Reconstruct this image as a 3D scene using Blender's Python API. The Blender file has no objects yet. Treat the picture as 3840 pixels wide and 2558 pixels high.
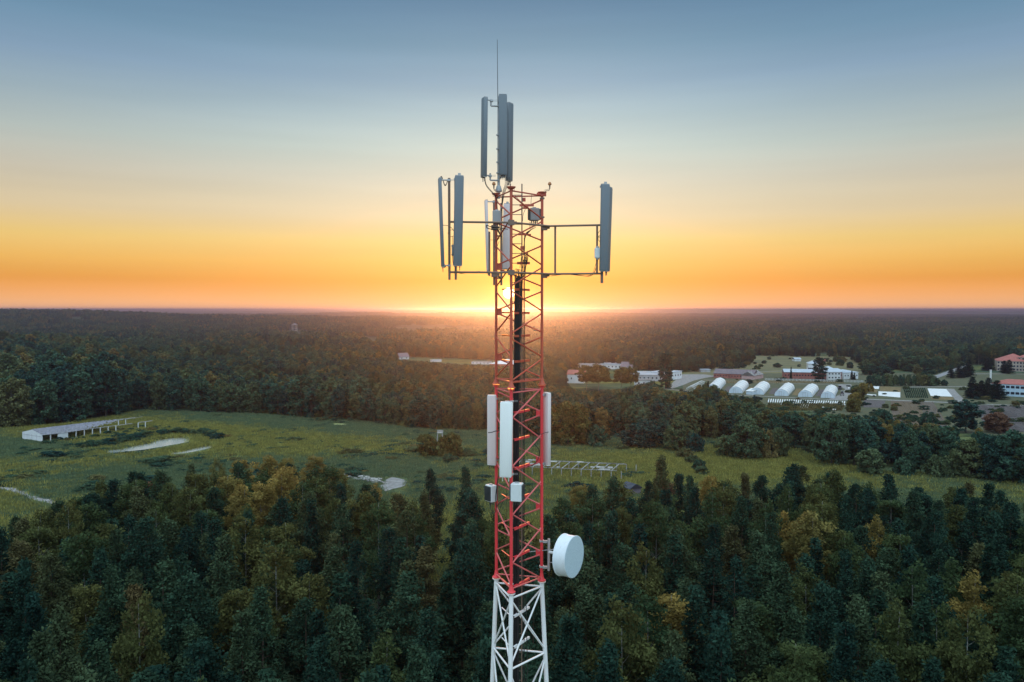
import bpy, math, random
import numpy as np
from mathutils import Vector, Matrix
R = math.radians
C = bpy.context.scene.collection
# ------------------------------------------------------------------ camera
PITCH = R(2.28); F = 28/36*3840; CAMZ = 55.0
cam_d = bpy.data.cameras.new('camera'); cam_d.lens = 28; cam_d.sensor_width = 36
cam_d.clip_start = 0.5; cam_d.clip_end = 60000
cam = bpy.data.objects.new('camera', cam_d); C.objects.link(cam)
cam.location = (0, 0, CAMZ); cam.rotation_euler = (R(90)-PITCH, 0, 0)
sc = bpy.context.scene; sc.camera = cam
sc.view_settings.view_transform = 'Standard'; sc.view_settings.look = 'None'
sc.view_settings.exposure = 0.0; sc.view_settings.gamma = 1.0
sc.cycles.volume_bounces = 0; sc.cycles.max_bounces = 6
sc.cycles.diffuse_bounces = 3; sc.cycles.transparent_max_bounces = 8
sc.cycles.caustics_reflective = False; sc.cycles.caustics_refractive = False
# ------------------------------------------------------------------ world
SUN_AZ = R(-0.23); SUN_EL = R(1.17)
sunv = (math.sin(SUN_AZ)*math.cos(SUN_EL), math.cos(SUN_AZ)*math.cos(SUN_EL), math.sin(SUN_EL))
w = bpy.data.worlds.new('World'); sc.world = w; w.use_nodes = True
nt = w.node_tree; N = nt.nodes; L = nt.links; N.clear()
def nd(t, **k):
    n = N.new(t)
    for a, b in k.items(): setattr(n, a, b)
    return n
def mth(op, a, b=None, c=None):
    n = nd('ShaderNodeMath', operation=op)
    for i, v in enumerate((a, b, c)):
        if v is None: continue
        if isinstance(v, (int, float)): n.inputs[i].default_value = v
        else: L.new(v, n.inputs[i])
    return n.outputs[0]
def vmix(bt, f, a, b):
    n = nd('ShaderNodeMix', data_type='RGBA', blend_type=bt)
    for s, v in ((n.inputs[0], f), (n.inputs[6], a), (n.inputs[7], b)):
        if isinstance(v, (int, float)): s.default_value = v
        elif isinstance(v, tuple): s.default_value = v + (1,)
        else: L.new(v, s)
    return n.outputs[2]
def srgb(r, g, b):
    f = lambda c: (c/255/12.92 if c/255 <= .04045 else ((c/255+.055)/1.055)**2.4)
    return (f(r), f(g), f(b))
tc = nd('ShaderNodeTexCoord'); nrm = nd('ShaderNodeVectorMath', operation='NORMALIZE')
L.new(tc.outputs['Generated'], nrm.inputs[0])
sep = nd('ShaderNodeSeparateXYZ'); L.new(nrm.outputs[0], sep.inputs[0])
el = mth('MULTIPLY', mth('ARCSINE', sep.outputs[2]), 180/math.pi)
az = mth('MULTIPLY', mth('ARCTAN2', sep.outputs[0], sep.outputs[1]), 180/math.pi)
ramp = nd('ShaderNodeValToRGB'); L.new(mth('DIVIDE', el, 60.0), ramp.inputs[0])
SKY = [(0, (244,186,146)), (.5, (242,180,126)), (1.35, (230,160,96)), (2.0, (222,150,72)), (3.3, (226,172,88)), (4.8, (222,187,112)), (6.5, (208,188,152)),
       (9, (188,182,167)), (11.2, (168,179,177)), (13.5, (143,164,177)), (15.7, (120,149,176)), (18, (98,136,165)), (21, (80,122,156)), (30, (120,160,186)), (60, (228,242,246))]
cr = ramp.color_ramp
for i, (e, c) in enumerate(SKY):
    p = e/60
    elx = cr.elements[0] if i == 0 else (cr.elements[1] if i == 1 else cr.elements.new(p))
    elx.position = p; elx.color = (srgb(*c) if e < 25 else (.34, .54, .68) if e < 50 else (1.15, 1.32, 1.36)) + (1,)
# glow round the sun
dv = nd('ShaderNodeVectorMath', operation='DOT_PRODUCT'); L.new(nrm.outputs[0], dv.inputs[0]); dv.inputs[1].default_value = sunv
ang = mth('MULTIPLY', mth('ARCCOSINE', mth('MINIMUM', dv.outputs['Value'], 1.0)), 180/math.pi)
ea = mth('DIVIDE', az, 1.5); ee = mth('SUBTRACT', el, math.degrees(SUN_EL))
ang2 = mth('SQRT', mth('ADD', mth('MULTIPLY', ea, ea), mth('MULTIPLY', ee, ee)))
def glow(a, s): return mth('EXPONENT', mth('DIVIDE', mth('MULTIPLY', a, -1.0), s))
def scl(col, v):
    n = nd('ShaderNodeVectorMath', operation='SCALE'); n.inputs[0].default_value = col; L.new(v, n.inputs['Scale']); return n.outputs[0]
def vadd(a, b):
    n = nd('ShaderNodeVectorMath', operation='ADD'); L.new(a, n.inputs[0]); L.new(b, n.inputs[1]); return n.outputs[0]
skycol = vadd(ramp.outputs[0], scl((.05, .03, .004), glow(ang2, 7.0)))
bell = mth('EXPONENT', mth('MULTIPLY', mth('ADD', mth('POWER', mth('DIVIDE', az, 21.0), 2.0), mth('POWER', mth('DIVIDE', mth('SUBTRACT', el, 10.0), 7.5), 2.0)), -1.0))
skycol = vadd(skycol, scl((.11, .19, .18), bell))
skycol = vadd(skycol, scl((.7, .50, .06), glow(ang, .9)))
skycol = vadd(skycol, scl((4, 3, 1.2), glow(ang, .20)))
disc = nd('ShaderNodeMapRange', interpolation_type='SMOOTHSTEP'); L.new(ang, disc.inputs[0])
disc.inputs[1].default_value = .42; disc.inputs[2].default_value = .30; disc.inputs[3].default_value = 0; disc.inputs[4].default_value = 14
skycol = vadd(skycol, scl((1, .85, .5), disc.outputs[0]))
nish = nd('ShaderNodeTexSky', sky_type='NISHITA', sun_disc=False); nish.sun_elevation = SUN_EL; nish.sun_rotation = SUN_AZ
skycol = vadd(skycol, vmix('MULTIPLY', 1.0, nish.outputs[0], (.03, .03, .03)))
# the anti-solar half of the dusk sky is paler and lights the near sides
back = nd('ShaderNodeMapRange', interpolation_type='SMOOTHSTEP'); L.new(sep.outputs[1], back.inputs[0])
back.inputs[1].default_value = .35; back.inputs[2].default_value = -.6; back.inputs[3].default_value = 0; back.inputs[4].default_value = 1
skycol = vadd(skycol, scl((.56, .80, .98), back.outputs[0]))
below = nd('ShaderNodeMapRange'); L.new(el, below.inputs[0]); below.inputs[1].default_value = -1; below.inputs[2].default_value = 0
below.inputs[3].default_value = .15; below.inputs[4].default_value = 1
fin = nd('ShaderNodeVectorMath', operation='SCALE'); L.new(skycol, fin.inputs[0]); L.new(below.outputs[0], fin.inputs['Scale'])
cz_ = nd('ShaderNodeCombineXYZ'); L.new(mth('MULTIPLY', az, .035), cz_.inputs[0]); L.new(mth('MULTIPLY', el, .55), cz_.inputs[1])
sn = nd('ShaderNodeTexNoise'); sn.inputs['Scale'].default_value = 1.0; sn.inputs['Detail'].default_value = 4; L.new(cz_.outputs[0], sn.inputs[0])
smr = nd('ShaderNodeMapRange'); L.new(sn.outputs[0], smr.inputs[0]); smr.inputs[1].default_value = .3; smr.inputs[2].default_value = .7; smr.inputs[3].default_value = .965; smr.inputs[4].default_value = 1.03
fin2 = nd('ShaderNodeVectorMath', operation='SCALE'); L.new(fin.outputs[0], fin2.inputs[0]); L.new(smr.outputs[0], fin2.inputs['Scale'])
bg = nd('ShaderNodeBackground'); L.new(fin2.outputs[0], bg.inputs[0]); bg.inputs[1].default_value = 1.0
wo = nd('ShaderNodeOutputWorld'); L.new(bg.outputs[0], wo.inputs[0])
# ------------------------------------------------------------------ sun
sd = bpy.data.lights.new('sun', 'SUN'); sd.energy = 1.6; sd.angle = R(.5); sd.color = (1, .31, .05)
so = bpy.data.objects.new('sun', sd); C.objects.link(so)
so.rotation_euler = Vector(sunv).to_track_quat('Z', 'Y').to_euler(); so.location = (0, 0, 200)
# ------------------------------------------------------------------ helpers
rng = np.random.RandomState(7)
CP, SP = math.cos(PITCH), math.sin(PITCH)
def ray(px, py):
    u, v = px-1920, 1279-py
    return u, F*CP+v*SP, -F*SP+v*CP
def G(px, py, z=0.0):                       # point of the ground under a pixel of the photograph
    x, y, zz = ray(px, py); t = (z-CAMZ)/zz
    return (x*t, y*t)
def P(px, py, Y):                           # point at distance Y ahead
    x, y, zz = ray(px, py); t = Y/y
    return Vector((x*t, Y, CAMZ+zz*t))
def proj(x, y, z):
    dz = z-CAMZ; d = y*CP-dz*SP; v = y*SP+dz*CP
    return 1920+F*x/d, 1279-F*v/d
def interp(pts, x):
    return float(np.interp(x, [p[0] for p in pts], [p[1] for p in pts]))
def tag(o, label=None, cat=None, group=None, kind=None):
    if label: o['label'] = label
    if cat: o['category'] = cat
    if group: o['group'] = group
    if kind: o['kind'] = kind
    return o
def thing(name, loc, label, cat, group=None, rz=0):
    o = bpy.data.objects.new(name, None); C.objects.link(o); o.location = loc; o.rotation_euler = (0, 0, rz)
    o.empty_display_size = .2
    return tag(o, label, cat, group)
def mesh(name, V, Fs, mat=None, smooth=False):
    me = bpy.data.meshes.new(name)
    if isinstance(Fs, np.ndarray):
        V = np.asarray(V, dtype=np.float32); n, k = Fs.shape
        me.vertices.add(len(V)); me.vertices.foreach_set('co', V.ravel())
        me.loops.add(n*k); me.loops.foreach_set('vertex_index', Fs.astype(np.int32).ravel())
        me.polygons.add(n); me.polygons.foreach_set('loop_start', np.arange(0, n*k, k, dtype=np.int32))
        me.polygons.foreach_set('loop_total', np.full(n, k, dtype=np.int32))
        me.update(calc_edges=True)
    else:
        me.from_pydata([tuple(v) for v in V], [], Fs)
    if mat: me.materials.append(mat)
    if smooth: me.polygons.foreach_set('use_smooth', [True]*len(me.polygons))
    me.update(); return me
class MB:
    def __init__(s): s.v = []; s.f = []
    def add(s, V, Fs):
        n = len(s.v); s.v += [Vector(v) for v in V]; s.f += [tuple(i+n for i in f) for f in Fs]; return s
    def box(s, c, size, rot=None):
        a, b, d = [q/2 for q in size]; c = Vector(c)
        V = [Vector((x, y, z)) for z in (-d, d) for x, y in ((-a, -b), (a, -b), (a, b), (-a, b))]
        if rot is not None: V = [rot @ v for v in V]
        return s.add([v+c for v in V], [(0,3,2,1), (4,5,6,7), (0,1,5,4), (1,2,6,5), (2,3,7,6), (3,0,4,7)])
    def bevbox(s, c, size, b=.01, rot=None):   # box with chamfered vertical edges and top/bottom
        x, y, z = [q/2 for q in size]; c = Vector(c); V = []
        for zz, ins in ((-z, b), (-z+b, 0), (z-b, 0), (z, b)):
            X, Y = x-ins, y-ins
            for px, py in ((-X+b, -Y), (X-b, -Y), (X, -Y+b), (X, Y-b), (X-b, Y), (-X+b, Y), (-X, Y-b), (-X, -Y+b)): V.append(Vector((px, py, zz)))
        if rot is not None: V = [rot @ v for v in V]
        Fs = [tuple(range(7, -1, -1)), tuple(range(24, 32))]
        for k in range(3):
            for i in range(8): j = (i+1) % 8; Fs.append((k*8+i, k*8+j, k*8+8+j, k*8+8+i))
        return s.add([v+c for v in V], Fs)
    def bar(s, p, q, r, n=8, r2=None):
        return s.tube([p, q], r, n, r2)
    def tube(s, pts, r, n=6, r2=None):
        pts = [Vector(p) for p in pts]; V = []; m = len(pts)
        up = None
        for i, p in enumerate(pts):
            d = (pts[min(i+1, m-1)]-pts[max(i-1, 0)]).normalized()
            if up is None:
                a = Vector((0, 0, 1)) if abs(d.z) < .9 else Vector((1, 0, 0)); up = d.cross(a).normalized()
            else:
                up = (up-d*up.dot(d)).normalized()
            w_ = d.cross(up); rr = r if r2 is None else r+(r2-r)*i/(m-1)
            for k in range(n):
                t = 2*math.pi*k/n+math.pi/n; V.append(p+up*math.cos(t)*rr+w_*math.sin(t)*rr)
        Fs = [tuple(range(n)), tuple(range((m-1)*n+n-1, (m-1)*n-1, -1))]
        for i in range(m-1):
            for k in range(n): Fs.append((i*n+k, i*n+n+k, i*n+n+(k+1) % n, i*n+(k+1) % n))
        return s.add(V, Fs)
    def angle(s, p, q, a, t, side):            # L-profile bar from p to q, flange width a, thickness t
        p = Vector(p); q = Vector(q); d = (q-p).normalized(); side = Vector(side)
        u = (side-d*side.dot(d)).normalized(); v = d.cross(u)
        prof = [(0, 0), (a, 0), (a, t), (t, t), (t, a), (0, a)]
        V = [e+u*x+v*y for e in (p, q) for x, y in prof]
        Fs = [(0,1,2,3,4,5), (11,10,9,8,7,6)]+[(i, i+6, (i+1) % 6+6, (i+1) % 6) for i in range(6)]
        return s.add(V, Fs)
    def lathe(s, c, axis, prof, n=24):
        c = Vector(c); d = Vector(axis).normalized(); a = Vector((0, 0, 1)) if abs(d.z) < .9 else Vector((1, 0, 0))
        u = d.cross(a).normalized(); w_ = d.cross(u); V = []
        for r, h in prof:
            for k in range(n):
                t = 2*math.pi*k/n; V.append(c+d*h+(u*math.cos(t)+w_*math.sin(t))*r)
        m = len(prof); Fs = [tuple(range(n-1, -1, -1)), tuple(range((m-1)*n, m*n))]
        for i in range(m-1):
            for k in range(n): Fs.append((i*n+k, i*n+(k+1) % n, i*n+n+(k+1) % n, i*n+n+k))
        return s.add(V, Fs)
    def poly(s, pts, h=0):                      # flat polygon, or prism downwards of height h
        pts = [Vector(p) for p in pts]; n = len(pts)
        if not h: return s.add(pts, [tuple(range(n))])
        V = pts+[p-Vector((0, 0, h)) for p in pts]
        return s.add(V, [tuple(range(n)), tuple(range(2*n-1, n-1, -1))]+[(i, i+n, (i+1) % n+n, (i+1) % n) for i in range(n)])
    def build(s, name, mat, parent=None, smooth=False, origin=None):
        off = Vector(origin) if origin is not None else Vector((0, 0, 0))
        p = parent; woff = Vector((0, 0, 0)); chain = []
        while p is not None: woff += p.location; p = p.parent
        me = mesh(name, [v-woff-off for v in s.v], s.f, mat)
        import bmesh
        bm = bmesh.new(); bm.from_mesh(me); bmesh.ops.recalc_face_normals(bm, faces=bm.faces)
        if smooth:
            for f in bm.faces: f.smooth = True
            for e in bm.edges:
                if len(e.link_faces) == 2 and e.calc_face_angle(0) > .7: e.smooth = False
        bm.to_mesh(me); bm.free()
        o = bpy.data.objects.new(name, me); C.objects.link(o)
        if origin is not None: o.location = off
        if parent: o.parent = parent
        return o
# materials -------------------------------------------------------------
def newmat(name):
    m = bpy.data.materials.new(name); m.use_nodes = True
    return m, m.node_tree.nodes, m.node_tree.links, m.node_tree.nodes['Principled BSDF']
def mat_noise(name, c1, c2, scale=3.0, rough=.6, metal=0.0, bump=0.0, detail=5, coords='Object', spec=.5, stretch=None):
    m, n, l, b = newmat(name)
    t = n.new('ShaderNodeTexCoord'); z = n.new('ShaderNodeTexNoise'); z.inputs['Scale'].default_value = scale; z.inputs['Detail'].default_value = detail
    src = t.outputs[coords]
    if stretch:
        mp = n.new('ShaderNodeMapping'); mp.inputs['Scale'].default_value = stretch; l.new(src, mp.inputs[0]); src = mp.outputs[0]
    l.new(src, z.inputs[0])
    r = n.new('ShaderNodeValToRGB'); r.color_ramp.elements[0].position = .35; r.color_ramp.elements[1].position = .65
    r.color_ramp.elements[0].color = tuple(c1)+(1,); r.color_ramp.elements[1].color = tuple(c2)+(1,)
    l.new(z.outputs[0], r.inputs[0]); l.new(r.outputs[0], b.inputs['Base Color'])
    b.inputs['Roughness'].default_value = rough; b.inputs['Metallic'].default_value = metal
    b.inputs['Specular IOR Level'].default_value = spec
    if bump:
        bp = n.new('ShaderNodeBump'); bp.inputs['Strength'].default_value = bump; l.new(z.outputs[0], bp.inputs['Height']); l.new(bp.outputs[0], b.inputs['Normal'])
    return m
def mat_leaf(name, cols, trans=.35, clump=.45, bright=1.0):
    """cols: list of (position, colour) picked per tree by its random number"""
    m, n, l, b = newmat(name); n.remove(b); out = n['Material Output']
    oi = n.new('ShaderNodeObjectInfo'); r = n.new('ShaderNodeValToRGB'); cr = r.color_ramp
    for i, (p, c) in enumerate(cols):
        e = cr.elements[i] if i < 2 else cr.elements.new(p)
        e.position = p; e.color = tuple(x*bright for x in c)+(1,)
    l.new(oi.outputs['Random'], r.inputs[0])
    t = n.new('ShaderNodeTexCoord'); z = n.new('ShaderNodeTexNoise'); z.inputs['Scale'].default_value = clump; z.inputs['Detail'].default_value = 4
    l.new(t.outputs['Object'], z.inputs[0])
    mr = n.new('ShaderNodeMapRange'); l.new(z.outputs[0], mr.inputs[0]); mr.inputs[1].default_value = .3; mr.inputs[2].default_value = .7; mr.inputs[3].default_value = .45; mr.inputs[4].default_value = 1.75
    mx = n.new('ShaderNodeVectorMath'); mx.operation = 'SCALE'; l.new(r.outputs[0], mx.inputs[0]); l.new(mr.outputs[0], mx.inputs['Scale'])
    d = n.new('ShaderNodeBsdfDiffuse'); tr = n.new('ShaderNodeBsdfTranslucent'); mxs = n.new('ShaderNodeMixShader'); mxs.inputs[0].default_value = trans
    l.new(mx.outputs[0], d.inputs[0]); l.new(mx.outputs[0], tr.inputs[0]); l.new(d.outputs[0], mxs.inputs[1]); l.new(tr.outputs[0], mxs.inputs[2])
    l.new(mxs.outputs[0], out.inputs[0]); return m
# ------------------------------------------------------------------ terrain
HILLS = [(-1450, 2350, 560, 560, 36), (-650, 2900, 420, 500, 14), (-2800, 2600, 900, 900, 24), (-300, 2300, 500, 260, 8), (300, 3600, 800, 500, 5), (2300, 2800, 800, 600, 12)]
def hgt(x, y):
    x = np.asarray(x, float); y = np.asarray(y, float); r = np.hypot(x, y)
    z = np.zeros_like(r)
    for cx, cy, sx, sy, a in HILLS: z = z+a*np.exp(-((x-cx)/sx)**2-((y-cy)/sy)**2)
    z = z*np.clip((r-1000)/900, 0, 1)
    far = np.clip((r-4500)/6500, 0, 1)
    rid = 24+.5*(11*np.sin(x/1310+.7*np.sin(y/1900)+1.2)+8*np.sin(y/830+x/2900)+5*np.sin(x/470+y/610)+3*np.sin(x/210-y/330)+1.5*np.sin(x/97+y/130))
    z = z+far*rid
    cr_ = np.exp(-((r-15500)/1300)**2)*(47+11*np.sin(x/1500+1)+5*np.sin(x/700)+3*np.sin(x/330+2)+1.6*np.sin(x/120)+1.2*np.sin(x/61+1)) \
        + np.exp(-((r-8800)/600)**2)*(34+14*np.sin(x/1500+.5)+3*np.sin(x/260)+1.2*np.sin(x/75))
    zz = z+cr_+np.exp(-((r-5200)/350)**2)*(9+8*np.sin(x/900+2)+2*np.sin(x/190))
    lim = 57+4.5*np.sin(x/1700+.6)+2.2*np.sin(x/610+y/900)+1.4*np.sin(x/230)+.8*np.sin(x/95+y/160)
    return np.minimum(zz, lim)
rr_ = np.concatenate([[0], np.geomspace(25, 21000, 190)]); NS = 1440
th = np.linspace(0, 2*math.pi, NS, endpoint=False)
X = (rr_[1:, None]*np.sin(th)[None, :]).ravel(); Y = (rr_[1:, None]*np.cos(th)[None, :]).ravel()
V = np.stack([X, Y, hgt(X, Y)], 1); nr = len(rr_)-1
i0 = np.arange(nr-1)[:, None]*NS; kk = np.arange(NS)[None, :]; k2 = (kk+1) % NS
Q = np.stack([i0+kk, i0+k2, i0+NS+k2, i0+NS+kk], -1).reshape(-1, 4)[:, ::-1]
cap = len(V); V = np.vstack([V, [[0, 0, 0]]])
Q = np.vstack([Q, np.stack([kk[0], np.full(NS, cap), k2[0], k2[0]], -1)[:, :4]])
# ground material: rough meadow near, forest floor and far forest colours beyond
m, n, l, b = newmat('ground')
t = n.new('ShaderNodeTexCoord'); b.inputs['Roughness'].default_value = 1; b.inputs['Specular IOR Level'].default_value = .1
def nz(scale, detail=6, stretch=None, rough=.6):
    z = n.new('ShaderNodeTexNoise'); z.inputs['Scale'].default_value = scale; z.inputs['Detail'].default_value = detail; z.inputs['Roughness'].default_value = rough
    mp = n.new('ShaderNodeMapping'); mp.inputs['Scale'].default_value = stretch or (1, 1, 1); l.new(t.outputs['Object'], mp.inputs[0]); l.new(mp.outputs[0], z.inputs[0]); return z.outputs[0]
def rmp(src, cols):
    r = n.new('ShaderNodeValToRGB'); cr = r.color_ramp
    for i, (p, c) in enumerate(cols):
        e = cr.elements[i] if i < 2 else cr.elements.new(p)
        e.position = p; e.color = tuple(c)+(1,)
    l.new(src, r.inputs[0]); return r.outputs[0]
def mx2(f, a, b2, bt='MIX'):
    q = n.new('ShaderNodeMix'); q.data_type = 'RGBA'; q.blend_type = bt
    for s, v in ((q.inputs[0], f), (q.inputs[6], a), (q.inputs[7], b2)):
        if isinstance(v, (int, float)): s.default_value = v
        elif isinstance(v, tuple): s.default_value = v+(1,)
        else: l.new(v, s)
    return q.outputs[2]
big = rmp(nz(.012, 3, (1, 1.6, 1)), [(.38, (.055, .095, .065)), (.50, (.090, .120, .060)), (.62, (.17, .155, .045))])
med = rmp(nz(.09, 6, (.5, 1.3, 1), .7), [(.38, (.22, .30, .34)), (.50, (.85, .9, .88)), (.66, (1.4, 1.35, 1.2))])
fine = rmp(nz(.9, 5), [(.3, (.6, .62, .6)), (.7, (1.35, 1.3, 1.25))])
mead = mx2(1.0, mx2(1.0, big, med, 'MULTIPLY'), fine, 'MULTIPLY')
farc = rmp(nz(.02, 8, None, .75), [(.35, (.02, .032, .024)), (.52, (.045, .055, .035)), (.66, (.11, .11, .06))])
ln = n.new('ShaderNodeVectorMath'); ln.operation = 'LENGTH'; l.new(t.outputs['Object'], ln.inputs[0])
mr = n.new('ShaderNodeMapRange'); l.new(ln.outputs['Value'], mr.inputs[0]); mr.inputs[1].default_value = 800; mr.inputs[2].default_value = 1500
l.new(mx2(mr.outputs[0], mead, farc), b.inputs['Base Color'])
bp = n.new('ShaderNodeBump'); bp.inputs['Strength'].default_value = .9; bp.inputs['Distance'].default_value = 1.2; l.new(nz(.35, 6, (.6, 1.2, 1)), bp.inputs['Height']); l.new(bp.outputs[0], b.inputs['Normal'])
GROUND = m
V_g = V
g = bpy.data.objects.new('ground', mesh('ground', V, Q, m, True)); C.objects.link(g); tag(g, kind='structure')
# ------------------------------------------------------------------ leaf helpers
def leaves(cent, size, r, flat=0.0, aspect=1.6):
    """one small quad per centre; flat>0 tilts the quads towards the horizontal"""
    n_ = len(cent); size = size*(.6+.8*r.rand(n_))
    a = r.randn(n_, 3); a[:, 2] *= (1-flat); a /= np.linalg.norm(a, axis=1)[:, None]
    b_ = r.randn(n_, 3); b_[:, 2] *= (1-flat); b_ -= a*np.sum(a*b_, 1)[:, None]; b_ /= np.linalg.norm(b_, axis=1)[:, None]
    s = size[:, None]; A = a*s*.5*aspect; B = b_*s*.5
    V = np.stack([cent-A, cent-B*.9, cent+A, cent+B*.9], 1).reshape(-1, 3)
    return V, np.arange(n_*4).reshape(-1, 4)
def trunk_mesh(name, h, r0, mat, r, lean=.3, limbs=()):
    mb = MB(); pts = []; lx, ly = r.uniform(-lean, lean, 2)
    for i in range(7):
        t_ = i/6; pts.append((lx*t_*t_+.08*math.sin(5*t_), ly*t_*t_, h*t_))
    mb.tube(pts, r0, 7, r0*.18)
    for (z0, L_, a_, up) in limbs:
        t_ = z0/h; s = Vector((lx*t_*t_, ly*t_*t_, z0)); rr = r0*(1-.8*t_)*.45
        e = s+Vector((math.cos(a_)*L_, math.sin(a_)*L_, L_*up)); mid = (s+e)/2+Vector((0, 0, -.06*L_))
        mb.tube([s, mid, e], rr, 4, rr*.25)
    return mesh(name, mb.v, mb.f, mat)
def pine(seed, h=22, R0=3.3, base=.34, peak=.22, tuftn=46, expo=1.0):
    R0 *= 1.12
    r = np.random.RandomState(seed); cs = []; limbs = []
    z = h*base; nl = r.randint(5, 8); la = r.uniform(0, 6.283, nl); lw = r.uniform(.6, 1.15, nl)
    while z < h-.4:
        t_ = (z-h*base)/(h*(1-base))
        prof = (.55+.45*t_/peak if t_ < peak else max(.05, (1-(t_-peak)/(1-peak))**expo))
        for _ in range(r.randint(3, 6)):
            k = r.randint(nl); a_ = la[k]+r.randn()*.35+t_*1.5; Lb = R0*prof*lw[k]*r.uniform(.6, 1.25); up = -.02+.30*t_+r.uniform(-.08, .12)
            if Lb > .9: limbs.append((z, Lb*.85, a_, up))
            m_ = max(1, int(Lb/.62))
            for j in range(m_):
                f = (j+1)/m_; wob = r.randn(3)*.09*Lb; wob[2] *= .5
                if f < .3: continue
                c = np.array([math.cos(a_)*Lb*f, math.sin(a_)*Lb*f, z+Lb*f*(up+.15*f*f)])+wob
                kk_ = int(tuftn*(.55+.6*f)); q = r.randn(kk_, 3)*np.array([.33, .33, .30]); cs.append(c+q)
        z += r.uniform(.42, .75)
    for _ in range(2): cs.append(np.array([r.uniform(-.4, .4), r.uniform(-.4, .4), h-.7-r.rand()*.8])+r.randn(50, 3)*np.array([.24, .24, .5]))
    return np.vstack(cs), limbs[::3]
def spruce(seed, h=20, R0=2.6, base=.08, tuftn=16):
    r = np.random.RandomState(seed); cs = []; z = h*base
    while z < h-.2:
        t_ = (z-h*base)/(h*(1-base)); Lr = R0*(1-t_)**.85+.12
        for _ in range(7):
            a_ = r.uniform(0, 6.283); Lb = Lr*r.uniform(.75, 1.12); m_ = max(1, int(Lb/.45))
            for j in range(m_):
                f = (j+1)/m_; c = np.array([math.cos(a_)*Lb*f, math.sin(a_)*Lb*f, z-.25*Lb*f+.1*Lb*f*f])
                q = r.randn(tuftn, 3)*np.array([.24, .24, .13]); cs.append(c+q)
        z += r.uniform(.4, .6)
    return np.vstack(cs), []
def broad(seed, h=18, rx=3.6, rz=6.5, nclump=60, per=110, cr=1.15, low=False):
    """clumps of leaves spread on an uneven crown; returns leaf centres"""
    r = np.random.RandomState(seed); cs = []; limbs = []; cz = h-rz*.95
    ph = r.uniform(0, 6.283, 6)
    if low: cz = h-rz*.98
    for i in range(nclump):
        u = r.uniform(-.95, 1) if low else r.uniform(-.75, 1); a_ = r.uniform(0, 6.283); s_ = math.sqrt(max(0, 1-u*u))
        if u < 0: s_ = (1-.30*u*u) if low else s_*.5+.45
        k_ = 1+.20*math.sin(2*a_+ph[0])*s_+.14*math.sin(3*a_+4*u+ph[1])+r.uniform(-.20, .12)
        dd = r.uniform(.55, 1)**.6
        c = np.array([math.cos(a_)*s_*rx*k_*dd, math.sin(a_)*s_*rx*k_*dd, cz+u*rz*(.95+.1*math.sin(3*a_+ph[2]))*dd])
        cc = cr*r.uniform(.6, 1.25); k = int(per*(cc/cr)**2)
        q = r.randn(k, 3); q /= np.linalg.norm(q, axis=1)[:, None]; q *= (r.rand(k, 1)**.4)*cc; q[:, 2] *= .75
        cs.append(c+q)
        if u > -.5: limbs.append((max(h*.25, c[2]-2.0-abs(c[0])), math.hypot(c[0], c[1])*.8+.2, a_, .8))
    return np.vstack(cs), limbs[::3]
def proto(name, gen, h, lf, tr_r, mleaf, mbark, seed, flat=0.2, aspect=1.5, lean=.3):
    r = np.random.RandomState(seed+500); c, limbs = gen
    c = c[c[:, 2] > .15]
    Vv, Ff = leaves(c, lf, r, flat, aspect)
    return dict(crown=mesh(name+'_crown', Vv, Ff, mleaf), trunk=trunk_mesh(name+'_trunk', h*.97, tr_r, mbark, r, lean, limbs), h=h)
# materials of trees
M_pine = mat_leaf('pine_needles', [(0, (.013, .034, .026)), (.35, (.019, .044, .030)), (.6, (.030, .056, .032)), (.82, (.045, .066, .034)), (.93, (.064, .070, .032)), (1, (.085, .066, .030))], .08)
M_spr = mat_leaf('spruce_needles', [(0, (.012, .034, .028)), (1, (.022, .048, .030))], .2)
M_bir = mat_leaf('birch_leaves', [(0, (.034, .062, .030)), (.5, (.052, .074, .030)), (1, (.085, .085, .03))], .25)
M_gold = mat_leaf('golden_leaves', [(0, (.19, .155, .05)), (.5, (.23, .165, .05)), (1, (.15, .14, .05))], .35)
M_rust = mat_leaf('rust_leaves', [(0, (.16, .07, .045)), (1, (.14, .08, .05))], .4)
M_dec = mat_leaf('broad_leaves', [(0, (.020, .052, .046)), (.3, (.032, .074, .052)), (.6, (.055, .095, .055)), (.85, (.085, .105, .050)), (.95, (.115, .110, .048)), (1, (.16, .115, .045))], .10)
M_bark = mat_noise('pine_bark', (.06, .038, .028), (.11, .065, .045), 4, .9)
M_bbark = mat_noise('birch_bark', (.26, .26, .24), (.10, .09, .08), 3, .8, stretch=(1, 1, 3))
M_dbark = mat_noise('dark_bark', (.045, .038, .03), (.09, .075, .06), 4, .9)
PINES = [proto('pine', pine(s, h, r0, b_, pk, 48, ex), h, .215, .19, M_pine, M_bark, s, 0, 1.7) for s, h, r0, b_, pk, ex in
         [(1, 22, 3.4, .34, .14, 1.15), (2, 23, 3.1, .32, .12, 1.0), (3, 21, 3.7, .36, .22, 1.0), (4, 24, 3.0, .30, .12, 1.3), (5, 20, 3.4, .32, .18, 1.1), (6, 22.5, 3.8, .42, .25, .85), (7, 23, 3.2, .38, .18, 1.2), (8, 19, 2.8, .28, .12, 1.2), (9, 21.5, 3.6, .40, .2, 1.4), (10, 23.5, 3.5, .45, .3, .8)]]
SPRUCES = [proto('spruce', spruce(s, h, r0), h, .26, .17, M_spr, M_dbark, s, .4, 1.8) for s, h, r0 in [(11, 20, 2.6), (12, 17, 2.3)]]
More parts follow.
